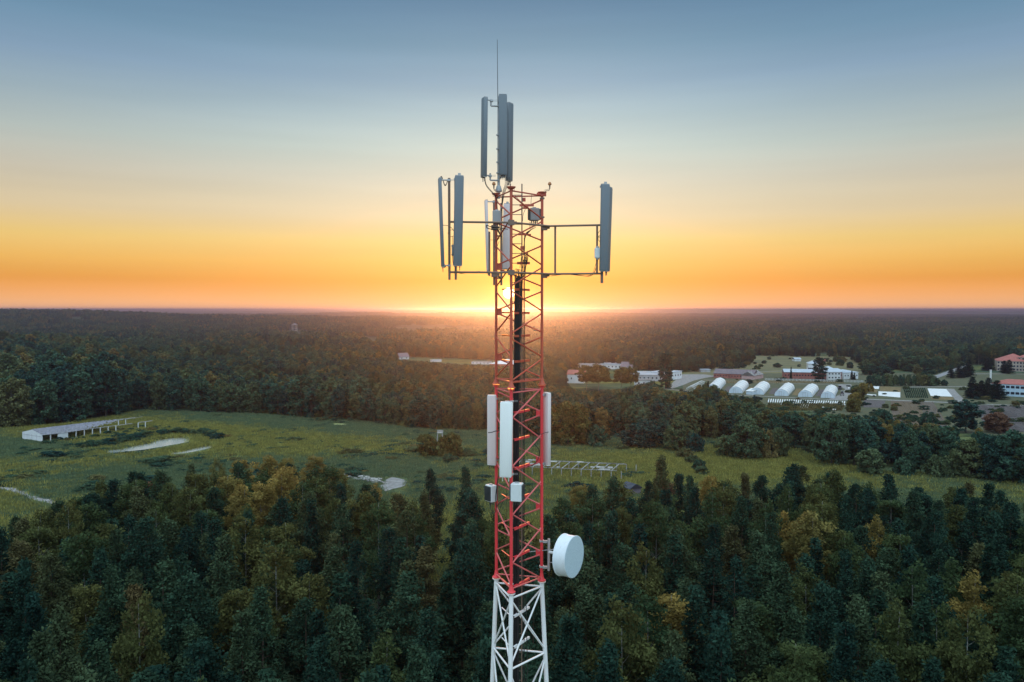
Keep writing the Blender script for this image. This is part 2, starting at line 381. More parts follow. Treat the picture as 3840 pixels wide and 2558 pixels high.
def birches(mat): return [proto('birch', broad(s, h, rx, rz, nc, 120, 1.0), h, .24, .15, mat, M_bbark, s) for s, h, rx, rz, nc in [(21, 18, 2.6, 6.2, 60), (22, 19.5, 3.0, 7.0, 70), (23, 16, 2.4, 5.2, 50)]]
BIRCHES = birches(M_bir)
def recolour(pr, mat):
    out = []
    for p in pr:
        me = p['crown'].copy(); me.materials.clear(); me.materials.append(mat); out.append(dict(crown=me, trunk=p['trunk'], h=p['h']))
    return out
GOLDS = recolour(BIRCHES, M_gold); RUSTS = recolour(BIRCHES, M_rust)
DECS = [proto('broadleaf', broad(s, h, rx, h*.5, nc, 80, 1.45, True), h, .58, .28, M_dec, M_dbark, s) for s, h, rx, rz, nc in
        [(31, 18, 4.4, 7.6, 84), (32, 20, 4.0, 8.6, 88), (33, 15, 4.8, 6.6, 80), (34, 17, 3.3, 7.4, 66)]]
POPS = [proto('poplar', broad(51, 24, 2.4, 12, 90, 80, 1.1, True), 24, .5, .3, M_dec, M_dbark, 51)]
DOMEP = [proto('dome_tree', broad(s_, 12, 5.4, 6, 150, 80, 1.15, True), 12, .46, .3, M_dec, M_dbark, s_) for s_ in (54, 55, 56)]
CLUMP = [proto('birch_clump', broad(s_, 18, 5.5, 7.4, 120, 80, 1.3), 18, .5, .2, M_dec, M_bbark, s_) for s_ in (52, 53)]
BUSHES = [proto('bush', broad(s, h, rx, h*.5, nc, 90, 1.15, True), h*.6, .46, .10, M_dec, M_dbark, s) for s, h, rx, rz, nc in
        [(41, 6, 4.2, 4.6, 60), (42, 8, 4.0, 6.0, 60), (43, 3.5, 2.4, 2.8, 34)]]
# far forest: small clump protos
def patch(seed, kind):
    r = np.random.RandomState(seed); Vs = []; Fs = []; nn = 0
    for i in range(16):
        x, y = r.uniform(-17, 17, 2); h = r.uniform(12, 19); sp = r.rand() < (.6 if kind else .3)
        k = 150; u = r.rand(k)
        if sp: z = h*(.25+.75*u); rad = 2.4*(1-u)**.8+.2
        else: z = h*.3+h*.7*u; rad = 3.6*np.sqrt(np.clip(1-(2*u-.9)**2, 0.02, 1))
        a_ = r.uniform(0, 6.283, k); rad = rad*r.uniform(.6, 1.1, k)
        c = np.stack([x+np.cos(a_)*rad, y+np.sin(a_)*rad, z], 1); v, f = leaves(c, 1.5, r, .3, 1.2)
        Vs.append(v); Fs.append(f+nn); nn += len(v)
    return mesh('far_trees', np.vstack(Vs), np.vstack(Fs), M_dec)
PATCHES = [patch(60+i, i % 2) for i in range(5)]
def scatter(name, pts, meshes, label=None, cat=None, kind='stuff'):
    """pts rows: x y z rotz scale_xy scale_z index"""
    pts = np.asarray(pts, float); me = bpy.data.meshes.new(name); me.vertices.add(len(pts)); me.vertices.foreach_set('co', pts[:, :3].astype(np.float32).ravel())
    a = me.attributes.new('rotz', 'FLOAT', 'POINT'); a.data.foreach_set('value', pts[:, 3].astype(np.float32))
    a = me.attributes.new('scl', 'FLOAT_VECTOR', 'POINT'); a.data.foreach_set('vector', np.stack([pts[:, 4], pts[:, 4], pts[:, 5]], 1).astype(np.float32).ravel())
    a = me.attributes.new('idx', 'INT', 'POINT'); a.data.foreach_set('value', pts[:, 6].astype(np.int32))
    o = bpy.data.objects.new(name, me); C.objects.link(o)
    ng = bpy.data.node_groups.new(name, 'GeometryNodeTree'); ng.interface.new_socket('Geometry', in_out='INPUT', socket_type='NodeSocketGeometry'); ng.interface.new_socket('Geometry', in_out='OUTPUT', socket_type='NodeSocketGeometry')
    n = ng.nodes; l = ng.links; gi = n.new('NodeGroupInput'); go = n.new('NodeGroupOutput'); j = n.new('GeometryNodeJoinGeometry')
    def at(nm, ty):
        q = n.new('GeometryNodeInputNamedAttribute'); q.data_type = ty; q.inputs[0].default_value = nm; return q.outputs[0]
    ro = at('rotz', 'FLOAT'); s_ = at('scl', 'FLOAT_VECTOR'); ix = at('idx', 'INT'); cx = n.new('ShaderNodeCombineXYZ'); l.new(ro, cx.inputs[2])
    for i, ms in enumerate(meshes):
        po = bpy.data.objects.new(name+'_source', ms)
        oi = n.new('GeometryNodeObjectInfo'); oi.inputs[0].default_value = po; oi.inputs['As Instance'].default_value = True
        cmp_ = n.new('FunctionNodeCompare'); cmp_.data_type = 'INT'; cmp_.operation = 'EQUAL'; l.new(ix, cmp_.inputs[2]); cmp_.inputs[3].default_value = i
        ip = n.new('GeometryNodeInstanceOnPoints'); l.new(gi.outputs[0], ip.inputs['Points']); l.new(cmp_.outputs[0], ip.inputs['Selection']); l.new(oi.outputs['Geometry'], ip.inputs['Instance'])
        l.new(cx.outputs[0], ip.inputs['Rotation']); l.new(s_, ip.inputs['Scale']); l.new(ip.outputs[0], j.inputs[0])
    l.new(j.outputs[0], go.inputs[0]); md = o.modifiers.new('scatter', 'NODES'); md.node_group = ng
    tag(o, label, cat, None, kind); return o
def join_tree(p):                              # trunk and crown in one mesh, for the masses
    import bmesh
    bm = bmesh.new(); bm.from_mesh(p['crown']); k = len(bm.faces); bm.from_mesh(p['trunk'])
    me = bpy.data.meshes.new('tree'); 
    for i, f in enumerate(bm.faces): f.material_index = 0 if i < k else 1
    bm.to_mesh(me); bm.free(); me.materials.append(p['crown'].materials[0]); me.materials.append(p['trunk'].materials[0]); return me
NTREE = {}
def tree(pr, kind, x, y, sx, sz, rz, label, cat, group, z=0):
    e = thing(kind, (x, y, z), label, cat, group, rz); e.scale = (sx, sx, sz)
    for part in ('trunk', 'crown'):
        o = bpy.data.objects.new(part, pr[part]); C.objects.link(o); o.parent = e
    NTREE[kind] = NTREE.get(kind, 0)+1
    return e
# ------------------------------------------------------------------ tower
def mat_paint(name, c, rough=.45, dirt=(.25, .12, .08), amt=.35, spec=.5, scale=2.2, metal=0):
    m, n, l, b = newmat(name)
    t = n.new('ShaderNodeTexCoord'); z = n.new('ShaderNodeTexNoise'); z.inputs['Scale'].default_value = scale; z.inputs['Detail'].default_value = 8; z.inputs['Roughness'].default_value = .7
    mp = n.new('ShaderNodeMapping'); mp.inputs['Scale'].default_value = (3, 3, .8); l.new(t.outputs['Object'], mp.inputs[0]); l.new(mp.outputs[0], z.inputs[0])
    r = n.new('ShaderNodeMapRange'); r.inputs[1].default_value = .52; r.inputs[2].default_value = .78; r.inputs[3].default_value = 0; r.inputs[4].default_value = amt; l.new(z.outputs[0], r.inputs[0])
    q = n.new('ShaderNodeMix'); q.data_type = 'RGBA'; l.new(r.outputs[0], q.inputs[0]); q.inputs[6].default_value = tuple(c)+(1,); q.inputs[7].default_value = tuple(dirt)+(1,)
    l.new(q.outputs[2], b.inputs['Base Color']); b.inputs['Roughness'].default_value = rough; b.inputs['Specular IOR Level'].default_value = spec; b.inputs['Metallic'].default_value = metal
    return m
M_red = mat_paint('red_paint', (.78, .050, .065), .38, (.45, .16, .13), .5)
M_redb = mat_paint('faded_red_paint', (.66, .13, .13), .42, (.50, .26, .24), .6)
M_redt = mat_paint('glow_tinted_red', (.50, .085, .045), .42, (.38, .14, .08), .6)  # upper-section red: orange sun glow and backlit darkening put into the colour
M_white = mat_paint('white_paint', (.80, .80, .82), .45, (.45, .40, .36), .3)
M_galv = mat_paint('galvanised_steel', (.42, .43, .45), .5, (.25, .2, .17), .4, metal=.4)
M_steel = mat_paint('weathered_steel', (.20, .13, .10), .55, (.28, .12, .07), .5)
M_radome = mat_paint('grey_radome', (.155, .18, .21), .45, (.13, .145, .16), .5, scale=1.2)
M_radw = mat_paint('white_radome', (.82, .84, .84), .45, (.60, .57, .55), .4, scale=1.2)
M_radp = mat_paint('aged_radome', (.72, .62, .62), .5, (.55, .40, .38), .5, scale=1.5)
M_black = mat_noise('black_cable', (.008, .008, .010), (.02, .02, .022), 6, .45)
M_unit = mat_paint('radio_housing', (.66, .70, .72), .5, (.4, .38, .36), .4)
M_unitg = mat_paint('grey_housing', (.36, .36, .37), .5, (.3, .24, .2), .4)
M_fin = mat_noise('dark_fins', (.04, .045, .05), (.07, .075, .08), 5, .5)
M_amber = mat_paint('amber_glass', (.42, .16, .05), .2, (.3, .12, .05), .3)
TB = Vector((.116, 22.12, 0))
tower = thing('lattice_tower', TB, 'tall triangular lattice radio tower, red above and white below, rising out of the pine wood', 'tower')
pl_, pf_, pr_ = P(1861.5, 2166, 22.62), P(1917, 2222, 21.40), P(2031, 2178, 22.34)
zb = pf_.z; zm = P(1918, 1457, 21.4).z; zt = P(1920, 704, 21.4).z
LG = {'l': Vector((pl_.x, 22.62, 0)), 'f': Vector((pf_.x, 21.40, 0)), 'r': Vector((pr_.x, 22.34, 0))}
cen = (LG['l']+LG['f']+LG['r'])/3
def leg(k, z, s=1.0):
    p = cen+(LG[k]-cen)*s; return Vector((p.x, p.y, z))
outw = {k: (LG[k]-cen).normalized() for k in LG}
for sec, (z0, z1, r_) in enumerate(((zb, zm, .043), (zm, zt, .038))):
    for k in 'lfr':
        mb = MB(); mb.bar(leg(k, z0+.02), leg(k, z1-.02), r_, 14)
        # bell shaped flange at the foot, plate and bolts
        mb.lathe(leg(k, z0+.012), (0, 0, 1), [(.115, 0), (.118, .012), (.112, .022), (.085, .035), (.060, .10), (r_+.002, .20)], 18)
        mb.lathe(leg(k, z1-.045), (0, 0, 1), [(r_+.002, 0), (.075, .012), (.098, .020), (.098, .040)], 18)
        for j in range(6):
            a_ = j*math.pi/3; mb.lathe(leg(k, z1-.07)+Vector((math.cos(a_)*.08, math.sin(a_)*.08, 0)), (0, 0, 1), [(.011, 0), (.011, .02)], 6)
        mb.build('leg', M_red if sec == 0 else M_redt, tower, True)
def brace(p, q, r_, mat=M_red, gap=.05):
    d = (q-p).normalized(); mb = MB(); mb.bar(p+d*gap, q-d*gap, r_, 10)
    for e, s in ((p+d*gap, -1), (q-d*gap, 1)):     # flattened bolted ends
        mb.box(e+d*s*(.012), (.055, .055, .012), d.to_track_quat('Z', 'X').to_matrix() @ Matrix.Rotation(R(90), 3, 'X'))
    mb.build('brace', mat, tower, True)
def gusset(A, B, z, mat=M_red):
    a = leg(A, z); b_ = leg(B, z); d = (b_-a).normalized(); c = a+d*.10
    u = d; v = Vector((0, 0, 1)); w_ = u.cross(v)
    mb = MB(); mb.box(c, (.13, .014, .19), Matrix((u, w_, v)).transposed()); mb.build('gusset_plate', mat, tower)
def zig(A, B, z0, z1, nb, r_=.021, gus=False):
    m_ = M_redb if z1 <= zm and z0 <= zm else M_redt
    """starts on leg A at every whole level, meets leg B at the half levels"""
    dz = (z1-z0)/nb
    for i in range(nb):
        a0 = leg(A, z0+dz*i+.07); b1 = leg(B, z0+dz*(i+.5)-.035); b2 = leg(B, z0+dz*(i+.5)+.035); a1 = leg(A, z0+dz*(i+1)-.07)
        brace(a0, b1, r_, m_); brace(b2, a1, r_, m_)
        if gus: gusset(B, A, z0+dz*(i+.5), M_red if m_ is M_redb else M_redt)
lo, hi = (zb+.14, zm-.13), (zm+.15, zt-.12)
zig('r', 'f', lo[1], lo[0], 4); zig('f', 'l', lo[0]-.02, lo[1]-.1, 4); zig('l', 'r', lo[0], lo[1], 4, gus=True)
zig('f', 'r', hi[0]-.02, hi[1], 4); zig('l', 'f', hi[0], hi[1], 4); zig('r', 'l', hi[0], hi[1], 4, gus=True)
for z in (zb+.10, zm-.12, zm+.16, zt-.08):
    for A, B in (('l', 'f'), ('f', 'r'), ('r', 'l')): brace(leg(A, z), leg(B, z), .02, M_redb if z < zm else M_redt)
# white section, splayed to the ground
SPL = .069
def wl(k, z): return leg(k, z, 1+SPL*(zb-z))
pan = [zb-.09, P(1915, 2514, 21.25).z, 41.3, 37.8, 34, 29.8, 25.2, 20.2, 14.6, 8.2, .3]
for k in 'lfr':
    mb = MB(); mb.bar(wl(k, zb-.02), wl(k, 0.0), .062, 14, .09); mb.lathe(wl(k, zb-.10), (0, 0, 1), [(.062, 0), (.07, .04), (.112, .065), (.116, .085)], 18)
    mb.build('leg', M_white, tower, True)
    mb = MB(); mb.lathe(wl(k, -.5), (0, 0, 1), [(.6, 0), (.6, .8), (.35, .95)], 12); mb.build('footing', M_unitg, tower)
for A, B in (('l', 'f'), ('f', 'r'), ('r', 'l')):
    brace(wl(A, zb-.16), wl(B, zb-.16), .026, M_white, .06)
    for i in range(3):
        a, b_ = pan[i], pan[i+1]
        brace(wl(A, a-.12), wl(B, b_+.10), .025, M_white, .06); brace(wl(B, a-.12), wl(A, b_+.10), .025, M_white, .06)
        brace(wl(A, b_), wl(B, b_), .027, M_white, .06)
mb = MB()
for A, B in (('l', 'f'), ('f', 'r'), ('r', 'l')):
    for i in range(3, len(pan)-1):
        a, b_ = pan[i], pan[i+1]; mb.bar(wl(A, a), wl(B, b_), .03, 6); mb.bar(wl(B, a), wl(A, b_), .03, 6); mb.bar(wl(A, b_), wl(B, b_), .03, 6)
mb.build('lower_bracing', M_white, tower)
# top plates
for k in 'lfr':
    mb = MB(); mb.lathe(leg(k, zt-.01), (0, 0, 1), [(.10, 0), (.125, .02), (.125, .035), (.05, .045)], 16)
    if k == 'r': mb.box(leg('r', zt-.05)+Vector((-.02, -.02, 0)), (.26, .10, .09))
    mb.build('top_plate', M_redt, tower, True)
# cable run, ladder and thin cables
lad = [Vector((P(1914, 1200, 22.35).x, 22.35, 0)), Vector((P(1957, 1200, 22.35).x, 22.35, 0))]
mb = MB()
for q in lad: mb.box((q.x, q.y, (zt+.25)/2), (.035, .022, zt+.25))
z = .4
while z < zt+.2:
    mb.bar((lad[0].x, lad[0].y, z), (lad[1].x, lad[1].y, z), .011, 6); z += .27
mb.build('ladder', M_steel, tower)
bx = P(1936, 1800, 21.95).x; zc = P(1940, 1035, 22).z
for j in range(9):
    mb = MB(); x0 = bx-.072+.018*j; pts = []
    for i in range(30):
        z = zc+.05*math.sin(j*2)-i*(zc)/29; s = max(0, 1-(zc-z)/3.2)
        pts.append((x0+.004*math.sin(i*1.7+j)+s*.035*(1+.2*j), 21.95+.025*(j % 3)+.01*math.sin(i+j), max(z, .05)))
    mb.tube(pts, .013, 6); mb.build('feeder_cable', M_black, tower, True)
for x_, y0, r_ in ((1966, 900, .014), (1961.5, 980, .009), (1951, 1180, .006), (1899, 1500, .005)):
    q = P(x_, 1500, 22.2); mb = MB(); z0 = P(x_, y0, 22.2).z
    mb.tube([(q.x+.006*math.sin(i*1.3), 22.2, z0*(1-i/24)+.05) for i in range(25)], r_, 5); mb.build('thin_cable', M_black, tower)
for i, yy in enumerate((1075, 1164, 1250, 1345, 1420, 1535, 1635, 1742, 1858, 1966, 2072, 2180, 2290, 2405)):
    a = P(1930, yy+(6+max(0, yy-1160)*.012), 21.75); b_ = P(1987, yy-(max(0, yy-1160)*.008), 22.45)
    b_.z = a.z
    mb = MB(); mb.angle(a, b_, .06, .006, (0, 0, -1))
    c = Vector((a.x-.13, a.y+.1, a.z)); d = Vector((c.x-.22, c.y+.55, a.z)); mb.angle(c, d, .035, .005, (0, 0, -1))
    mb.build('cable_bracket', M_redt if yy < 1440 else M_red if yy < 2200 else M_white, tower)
# outrigger frames
zu = P(2065, 849, 22.3).z; zl = P(2070, 1028, 22.3).z
LY, RY, BY = 21.15, 21.95, 25.2
Lp1 = P(1685, 900, LY); Lp2 = P(1709, 1020, LY+.05); Rp1 = P(2239, 900, RY); Rp2 = P(2257, 1040, RY); Bp1 = P(1853, 900, BY); Bp2 = P(1880, 900, BY)
def frame(parts, clamps, lab=None):
    mb = MB()
    for a, b_, r_ in parts: mb.bar(a, b_, r_, 10)
    for c in clamps: mb.box(c, (.17, .10, .14)); mb.box(c+Vector((.10, 0, .0)), (.10, .05, .06))
    mb.build('outrigger', M_steel, tower, True)
at_ = lambda p, z: Vector((p.x, p.y, z))
U = .028
fx = leg('f', 0); rx_ = leg('r', 0); lx_ = leg('l', 0)
frame([(at_(Lp1, zu), Vector((fx.x+.02, fx.y-.07, zu)), U), (Vector((fx.x+.02, fx.y-.07, zu)), Vector((rx_.x+.22, rx_.y-.08, zu)), U),
       (at_(Lp1, zl), Vector((fx.x+.02, fx.y-.07, zl)), U), (Vector((fx.x+.02, fx.y-.07, zl)), Vector((rx_.x+.22, rx_.y-.08, zl)), U),
       (at_(Lp1, P(1685, 668, LY).z), at_(Lp1, P(1685, 1050, LY).z), .033), (at_(Lp2, P(1709, 668, LY).z), at_(Lp2, P(1709, 1049, LY).z), .033)],
      [leg('f', zu)+Vector((0, -.06, 0)), leg('f', zl)+Vector((0, -.06, 0))])
vr = P(2082, 900, 22.25)
frame([(Vector((rx_.x, rx_.y-.08, zu)), at_(Rp2, zu), U), (Vector((rx_.x, rx_.y-.08, zl)), at_(Rp2, zl), U), (at_(vr, zu), at_(vr, zl), .028), (at_(Rp1, zu), at_(Rp1, zl), .028),
       (at_(Rp2, P(2257, 690, RY).z), at_(Rp2, P(2257, 1062, RY).z), .040)], [leg('r', zu-.04)+Vector((.06, -.05, 0)), leg('r', zl-.04)+Vector((.06, -.05, 0))])
frame([(Vector((lx_.x, lx_.y, zu)), at_(Bp2, zu), U), (Vector((lx_.x, lx_.y, zl)), at_(Bp2, zl), U), (at_(Bp1, zu), at_(Bp2, zu), U), (at_(Bp1, zl), at_(Bp2, zl), U),
       (at_(Bp1, P(1853, 752, BY).z), at_(Bp1, P(1853, 1070, BY).z), .036), (at_(Bp2, P(1880, 762, BY).z), at_(Bp2, P(1880, 1070, BY).z), .036),
       (Vector((lx_.x, lx_.y, zl)), at_(Bp1, zl), .024), (at_(P(1835, 850, 23.5), zu-.03), at_(P(1835, 850, 23.5), zl), .03)], [leg('l', zu)+Vector((-.05, 0, 0)), leg('l', zl)+Vector((-.05, 0, 0))])
# panel antennas ---------------------------------------------------------
def panel(x1, y1, x2, y2, Y, wd, dp, yaw, mat, lab, grp, nconn=2, pole=None, top=False, capm=None):
    """axis from pixel (x1,y1) down to (x2,y2) at distance Y; wd wide, dp deep; yaw turns its face (0 = towards the camera)"""
    a = P(x1, y1, Y); b_ = P(x2, y2, Y); d = (a-b_).normalized(); H = (a-b_).length
    e = thing('panel_antenna', b_, lab, 'antenna', grp)
    xx = Matrix.Rotation(yaw, 3, 'Z') @ Vector((1, 0, 0)); yy = d.cross(xx).normalized(); xx = yy.cross(d).normalized(); M = Matrix((xx, yy, d)).transposed()
    # rounded front profile
    pf = []; W, D = wd/2, dp/2
    for i in range(9):
        t = math.pi*i/8; pf.append((-W*math.cos(t)**1 if abs(math.cos(t)) < .99 else -W*math.copysign(1, math.cos(t)), -D*.35-D*.65*math.sin(t)**.6))
    pf += [(W, D*.8), (W*.86, D), (-W*.86, D), (-W, D*.8)]
    n_ = len(pf); mb = MB(); V = []
    for h_, s in ((0, .94), (.012, 1), (H-.012, 1), (H, .94)): V += [b_+M @ Vector((x*s, y*s, h_)) for x, y in pf]
    Fs = [tuple(range(n_-1, -1, -1)), tuple(range(3*n_, 4*n_))]
    for k in range(3):
        for i in range(n_): j = (i+1) % n_; Fs.append((k*n_+i, k*n_+j, k*n_+n_+j, k*n_+n_+i))
    mb.add(V, Fs); mb.build('radome', mat, e, True)
    for h_ in (-.012, H+.012): mb = MB(); mb.box(b_+M @ Vector((0, .01, h_)), (wd*.9, dp*.8, .024), M); mb.build('end_cap', capm or M_unitg, e)
    for i in range(nconn):
        mb = MB(); x = wd*(-.25+.5*i/max(1, nconn-1)); mb.lathe(b_+M @ Vector((x, .01, -.02)), -d, [(.014, 0), (.014, .05), (.010, .055), (.010, .12)], 8); mb.build('connector', M_unit if mat is M_radw else M_fin, e)
    if top: mb = MB(); mb.box(b_+M @ Vector((0, 0, H+.05)), (wd*.3, dp*.4, .06), M); mb.build('lifting_lug', M_galv, e)
    if pole:
        for px_, py_, Yp in pole:
            q = P(px_, py_, Yp); h_ = (q-b_).dot(d); s = b_+d*h_+yy*D
            mb = MB(); mb.bar(s, q, .018, 6); mb.box(s, (.10, .03, .07), M); mb.box(q, (.09, .09, .05)); mb.bar(q+Vector((.02, 0, .02)), q+Vector((.16, 0, .02)), .005, 4)
            mb.bar(q+Vector((.02, 0, -.01)), q+Vector((.16, 0, -.01)), .005, 4); mb.build('bracket', M_galv, e)
    return e
gt = 'three panel antennas on the mast above the tower'
panel(1816.5, 369, 1813, 662, 22.35, .26, .125, R(-68), M_radome, 'slim grey panel antenna left of the mast on top of the tower, seen edge on', gt, 2, [(1843, 378, 22.5), (1838, 660, 22.5)])
panel(1885.5, 357, 1886, 654, 22.35, .232, .12, R(4), M_radome, 'tallest blue-grey panel antenna facing the camera beside the mast on top', gt, 3, [(1875, 380, 22.6), (1875, 665, 22.6)], capm=M_radome)
panel(1913, 389, 1910, 676, 22.85, .25, .115, R(58), M_radome, 'grey panel antenna half hidden behind the one facing the camera on top', gt, 3, [(1880, 400, 22.7), (1880, 640, 22.7)])
gl = 'pair of panel antennas on the left outrigger'
panel(1648.5, 671, 1660, 999, LY-.1, .24, .085, R(-80), M_radome, 'tilted slim panel antenna at the far left, seen edge on', gl, 1, [(1684, 676, LY), (1684, 996, LY)])
panel(1722.5, 661, 1716, 995, LY-.12, .235, .115, R(10), M_radome, 'broad grey panel antenna on the left outrigger, facing the camera', gl, 2, [(1709, 672, LY), (1709, 990, LY)], top=True)
gr_ = 'pair of panel antennas on the right outrigger'
panel(2270.5, 693, 2264, 1015, RY-.10, .235, .12, R(6), M_radome, 'broad grey panel antenna on the right outrigger, facing the camera', gr_, 2, [(2256, 700, RY), (2257, 1008, RY)], top=True)
panel(2289, 705, 2279, 1015, RY+.22, .24, .085, R(66), M_radome, 'narrow panel antenna peeping out behind the broad one at the far right', gr_, 1, [(2260, 720, RY+.02)])
gb = 'pair of panel antennas behind the tower'
panel(1822, 753, 1829.5, 1015, BY-.1, .22, .085, R(-80), M_radp, 'slim pinkish panel antenna behind the left leg, seen edge on', gb, 1, [(1851, 757, BY)])
panel(1903, 766, 1897, 1008, BY+.3, .24, .12, R(8), M_radp, 'pinkish panel antenna seen through the lattice behind the tower', gb, 2, [(1882, 780, BY)], top=True)
gw = 'white panel antennas round the lower red section'
panel(1844, 1484, 1844, 1741, 22.50, .26, .10, R(-14), M_radp, 'pale pink panel antenna strapped to the left leg, mid tower', gw, 1, [(1860, 1495, 22.6), (1860, 1725, 22.6)], capm=M_radw)
panel(1899, 1510, 1896, 1786, 21.12, .335, .13, R(-12), M_radw, 'large white panel antenna on the front leg, mid tower', gw, 2, [(1920, 1505, 21.35), (1920, 1778, 21.35)], capm=M_radw)
panel(2053, 1475, 2051.5, 1741, 22.35, .27, .13, R(116), M_radp, 'white panel antenna on the right leg, showing its grooved back', gw, 1, [(2035, 1480, 22.35), (2035, 1738, 22.35)], capm=M_radw)
# mast with whip ----------------------------------------------------------
mp_ = P(1870, 700, 22.6); z0, z1 = P(1870, 745, 22.6).z, P(1870, 362, 22.6).z
mast = thing('antenna_mast', (mp_.x, 22.6, z0), 'grey steel mast on the left corner of the tower top, with a thin lightning rod', 'mast')
mb = MB(); mb.bar((mp_.x, 22.6, z0), (mp_.x, 22.6, z1), .040, 14, .03); mb.lathe((mp_.x, 22.6, P(0, 720, 22.6).z), (0, 0, 1), [(.09, 0), (.10, .03), (.06, .16), (.045, .18)], 14)
for yy in (508, 560, 610, 650): mb.box((mp_.x-.02, 22.55, P(0, yy, 22.6).z), (.09, .07, .035))
mb.build('pole', M_galv, mast, True)
mb = MB(); mb.bar((mp_.x-.02, 22.57, P(0, 400, 22.6).z), (mp_.x-.035, 22.57, P(0, 150, 22.6).z), .011, 6, .006); mb.build('lightning_rod', M_fin, mast)
for ya, yb in ((372, 397), (650, 676)):
    x0 = P(1841 if ya < 400 else 1838, 400, 22.5).x; mb = MB(); mb.bar((x0, 22.5, P(0, ya, 22.5).z), (x0, 22.5, P(0, yb, 22.5).z), .024, 8); mb.bar((x0, 22.5, P(0, yb, 22.5).z), (mp_.x, 22.55, P(0, yb, 22.5).z), .024, 8); mb.build('side_arm', M_galv, mast)
# obstruction lamps --------------------------------------------------------
for px_, py_, Y, bx_, by_, lab in ((1852, 692, 22.4, 1862, 722, 'small mushroom shaped warning lamp left of the mast foot'), (2061.5, 692, 22.2, 2040, 722, 'small mushroom shaped warning lamp above the right corner of the tower')):
    c = P(px_, py_, Y); e = thing('warning_lamp', c, lab, 'lamp', 'warning lamps on the tower top')
    mb = MB(); mb.lathe(c+Vector((0, 0, -.01)), (0, 0, 1), [(.050, 0), (.052, .01), (.045, .05), (.025, .075), (.004, .083)], 14); mb.build('dome', M_amber, e, True)
    mb = MB(); mb.lathe(c+Vector((0, 0, -.12)), (0, 0, 1), [(.014, 0), (.018, .03), (.022, .10), (.052, .108)], 12); mb.build('socket', M_steel, e, True)
    q = P(bx_, by_, Y); mb = MB(); mb.tube([c+Vector((0, 0, -.12)), c+Vector(((q.x-c.x)*.15, 0, -.17)), c.lerp(q, .6)+Vector((0, 0, -.04)), q], .009, 6); mb.bar(c+Vector((0, 0, -.12)), q+Vector((0, 0, .06)), .006, 5); mb.build('stalk', M_steel, e)
# radio units -------------------------------------------------------------
def unit(x1, x2, y1, y2, Y, dp, yaw, mat, lab, fins=True, grp=None, vis=None):
    a = P((x1+x2)/2, y1, Y); b_ = P((x1+x2)/2, y2, Y); H = a.z-b_.z; W = (x2-x1)*Y/F if vis is None else vis
    c = (a+b_)/2; c.x = P((x1+x2)/2, (y1+y2)/2, Y).x; M = Matrix.Rotation(yaw, 3, 'Z')
    e = thing('radio_unit', (c.x, c.y, c.z-H/2), lab, 'radio unit', grp)
    mb = MB(); mb.bevbox(c, (W, dp, H), .015, M); mb.build('housing', mat, e)
    if fins:
        for s in (-1, 1):
            mb = MB()
            for i in range(9): mb.box(c+M @ Vector((s*(W/2+.018), -dp*.42+dp*.84*i/8, 0)), (.036, .010, H*.86), M)
            mb.build('cooling_fins', M_fin, e)
    mb = MB(); mb.box(c+M @ Vector((0, dp/2+.04, 0)), (W*.4, .08, H*.6), M); mb.box(c+M @ Vector((0, 0, H/2+.015)), (W*.35, dp*.3, .03), M); mb.build('bracket', M_galv, e)
    for i in range(4):
        mb = MB(); mb.lathe(c+M @ Vector((-W*.3+W*.2*i, -dp*.1, -H/2)), (0, 0, -1), [(.016, 0), (.016, .05), (.009, .06), (.009, .11)], 8); mb.build('connector', M_fin, e)
    return e
ru = 'radio units on the tower'
unit(1822, 1860, 1818, 1880, 22.3, .30, R(38), M_unit, 'small white radio unit with dark fins left of the left leg', True, ru, .20)
unit(1914, 1964, 1812, 1878, 21.15, .26, R(-14), M_unit, 'larger white radio unit with dark fins on the front leg', True, ru, .30)
unit(1848, 1879, 790, 838, 22.0, .16, R(-5), M_unitg, 'beige-grey radio unit on the left leg near the top outrigger tube', False, ru)
unit(1986, 2021, 781, 828, 22.7, .2, R(12), M_unitg, 'grey ribbed radio unit hung inside the right side of the lattice', True, ru)
# amplifiers on the outer poles
for px_, y1, y2, Y, lab in ((2240, 930, 968, RY-.05, 'white cylinder-capped amplifier on the right outrigger pole'), (1699, 925, 953, LY+.05, 'slim grey amplifier tucked beside the left broad antenna'), (1860, 945, 975, 23, 'reddish small amplifier on the pole behind the left leg')):
    a = P(px_, y1, Y); b_ = P(px_, y2, Y); c = (a+b_)/2; e = thing('amplifier', c, lab, 'amplifier', 'mast head amplifiers')
    mb = MB(); mb.bevbox(c, (.15 if px_ > 2000 else .07, .10, a.z-b_.z), .012); mb.build('housing', M_unit if px_ > 2000 else M_unitg, e)
    mb = MB(); mb.lathe((c.x, c.y, a.z), (0, 0, 1), [(.05, 0), (.045, .04), (.02, .05)], 10); mb.lathe((c.x, c.y, b_.z), (0, 0, -1), [(.05, 0), (.045, .04), (.02, .05)], 10); mb.build('clamp', M_galv, e)
# small gear inside the top of the lattice
mb = MB(); mb.box(P(1975, 770, 22.3), (.40, .05, .06)); mb.box(P(1972, 775, 22.3), (.14, .1, .12)); mb.box(P(1963, 749, 22.4), (.12, .06, .10)); mb.build('junction_box', M_redt, tower)
mb = MB(); mb.box(P(1963, 987, 22.3), (.36, .04, .07)); mb.box(P(1960, 930, 22.3), (.13, .06, .10)); mb.box(P(1967, 880, 22.35), (.36, .05, .04)); mb.build('cable_hanger', M_redt, tower)
mb = MB()
for yy in (744, 815): mb.box(leg('r', P(0, yy, 22.34).z), (.13, .12, .035))
mb.build('clamp_ring', M_steel, tower)
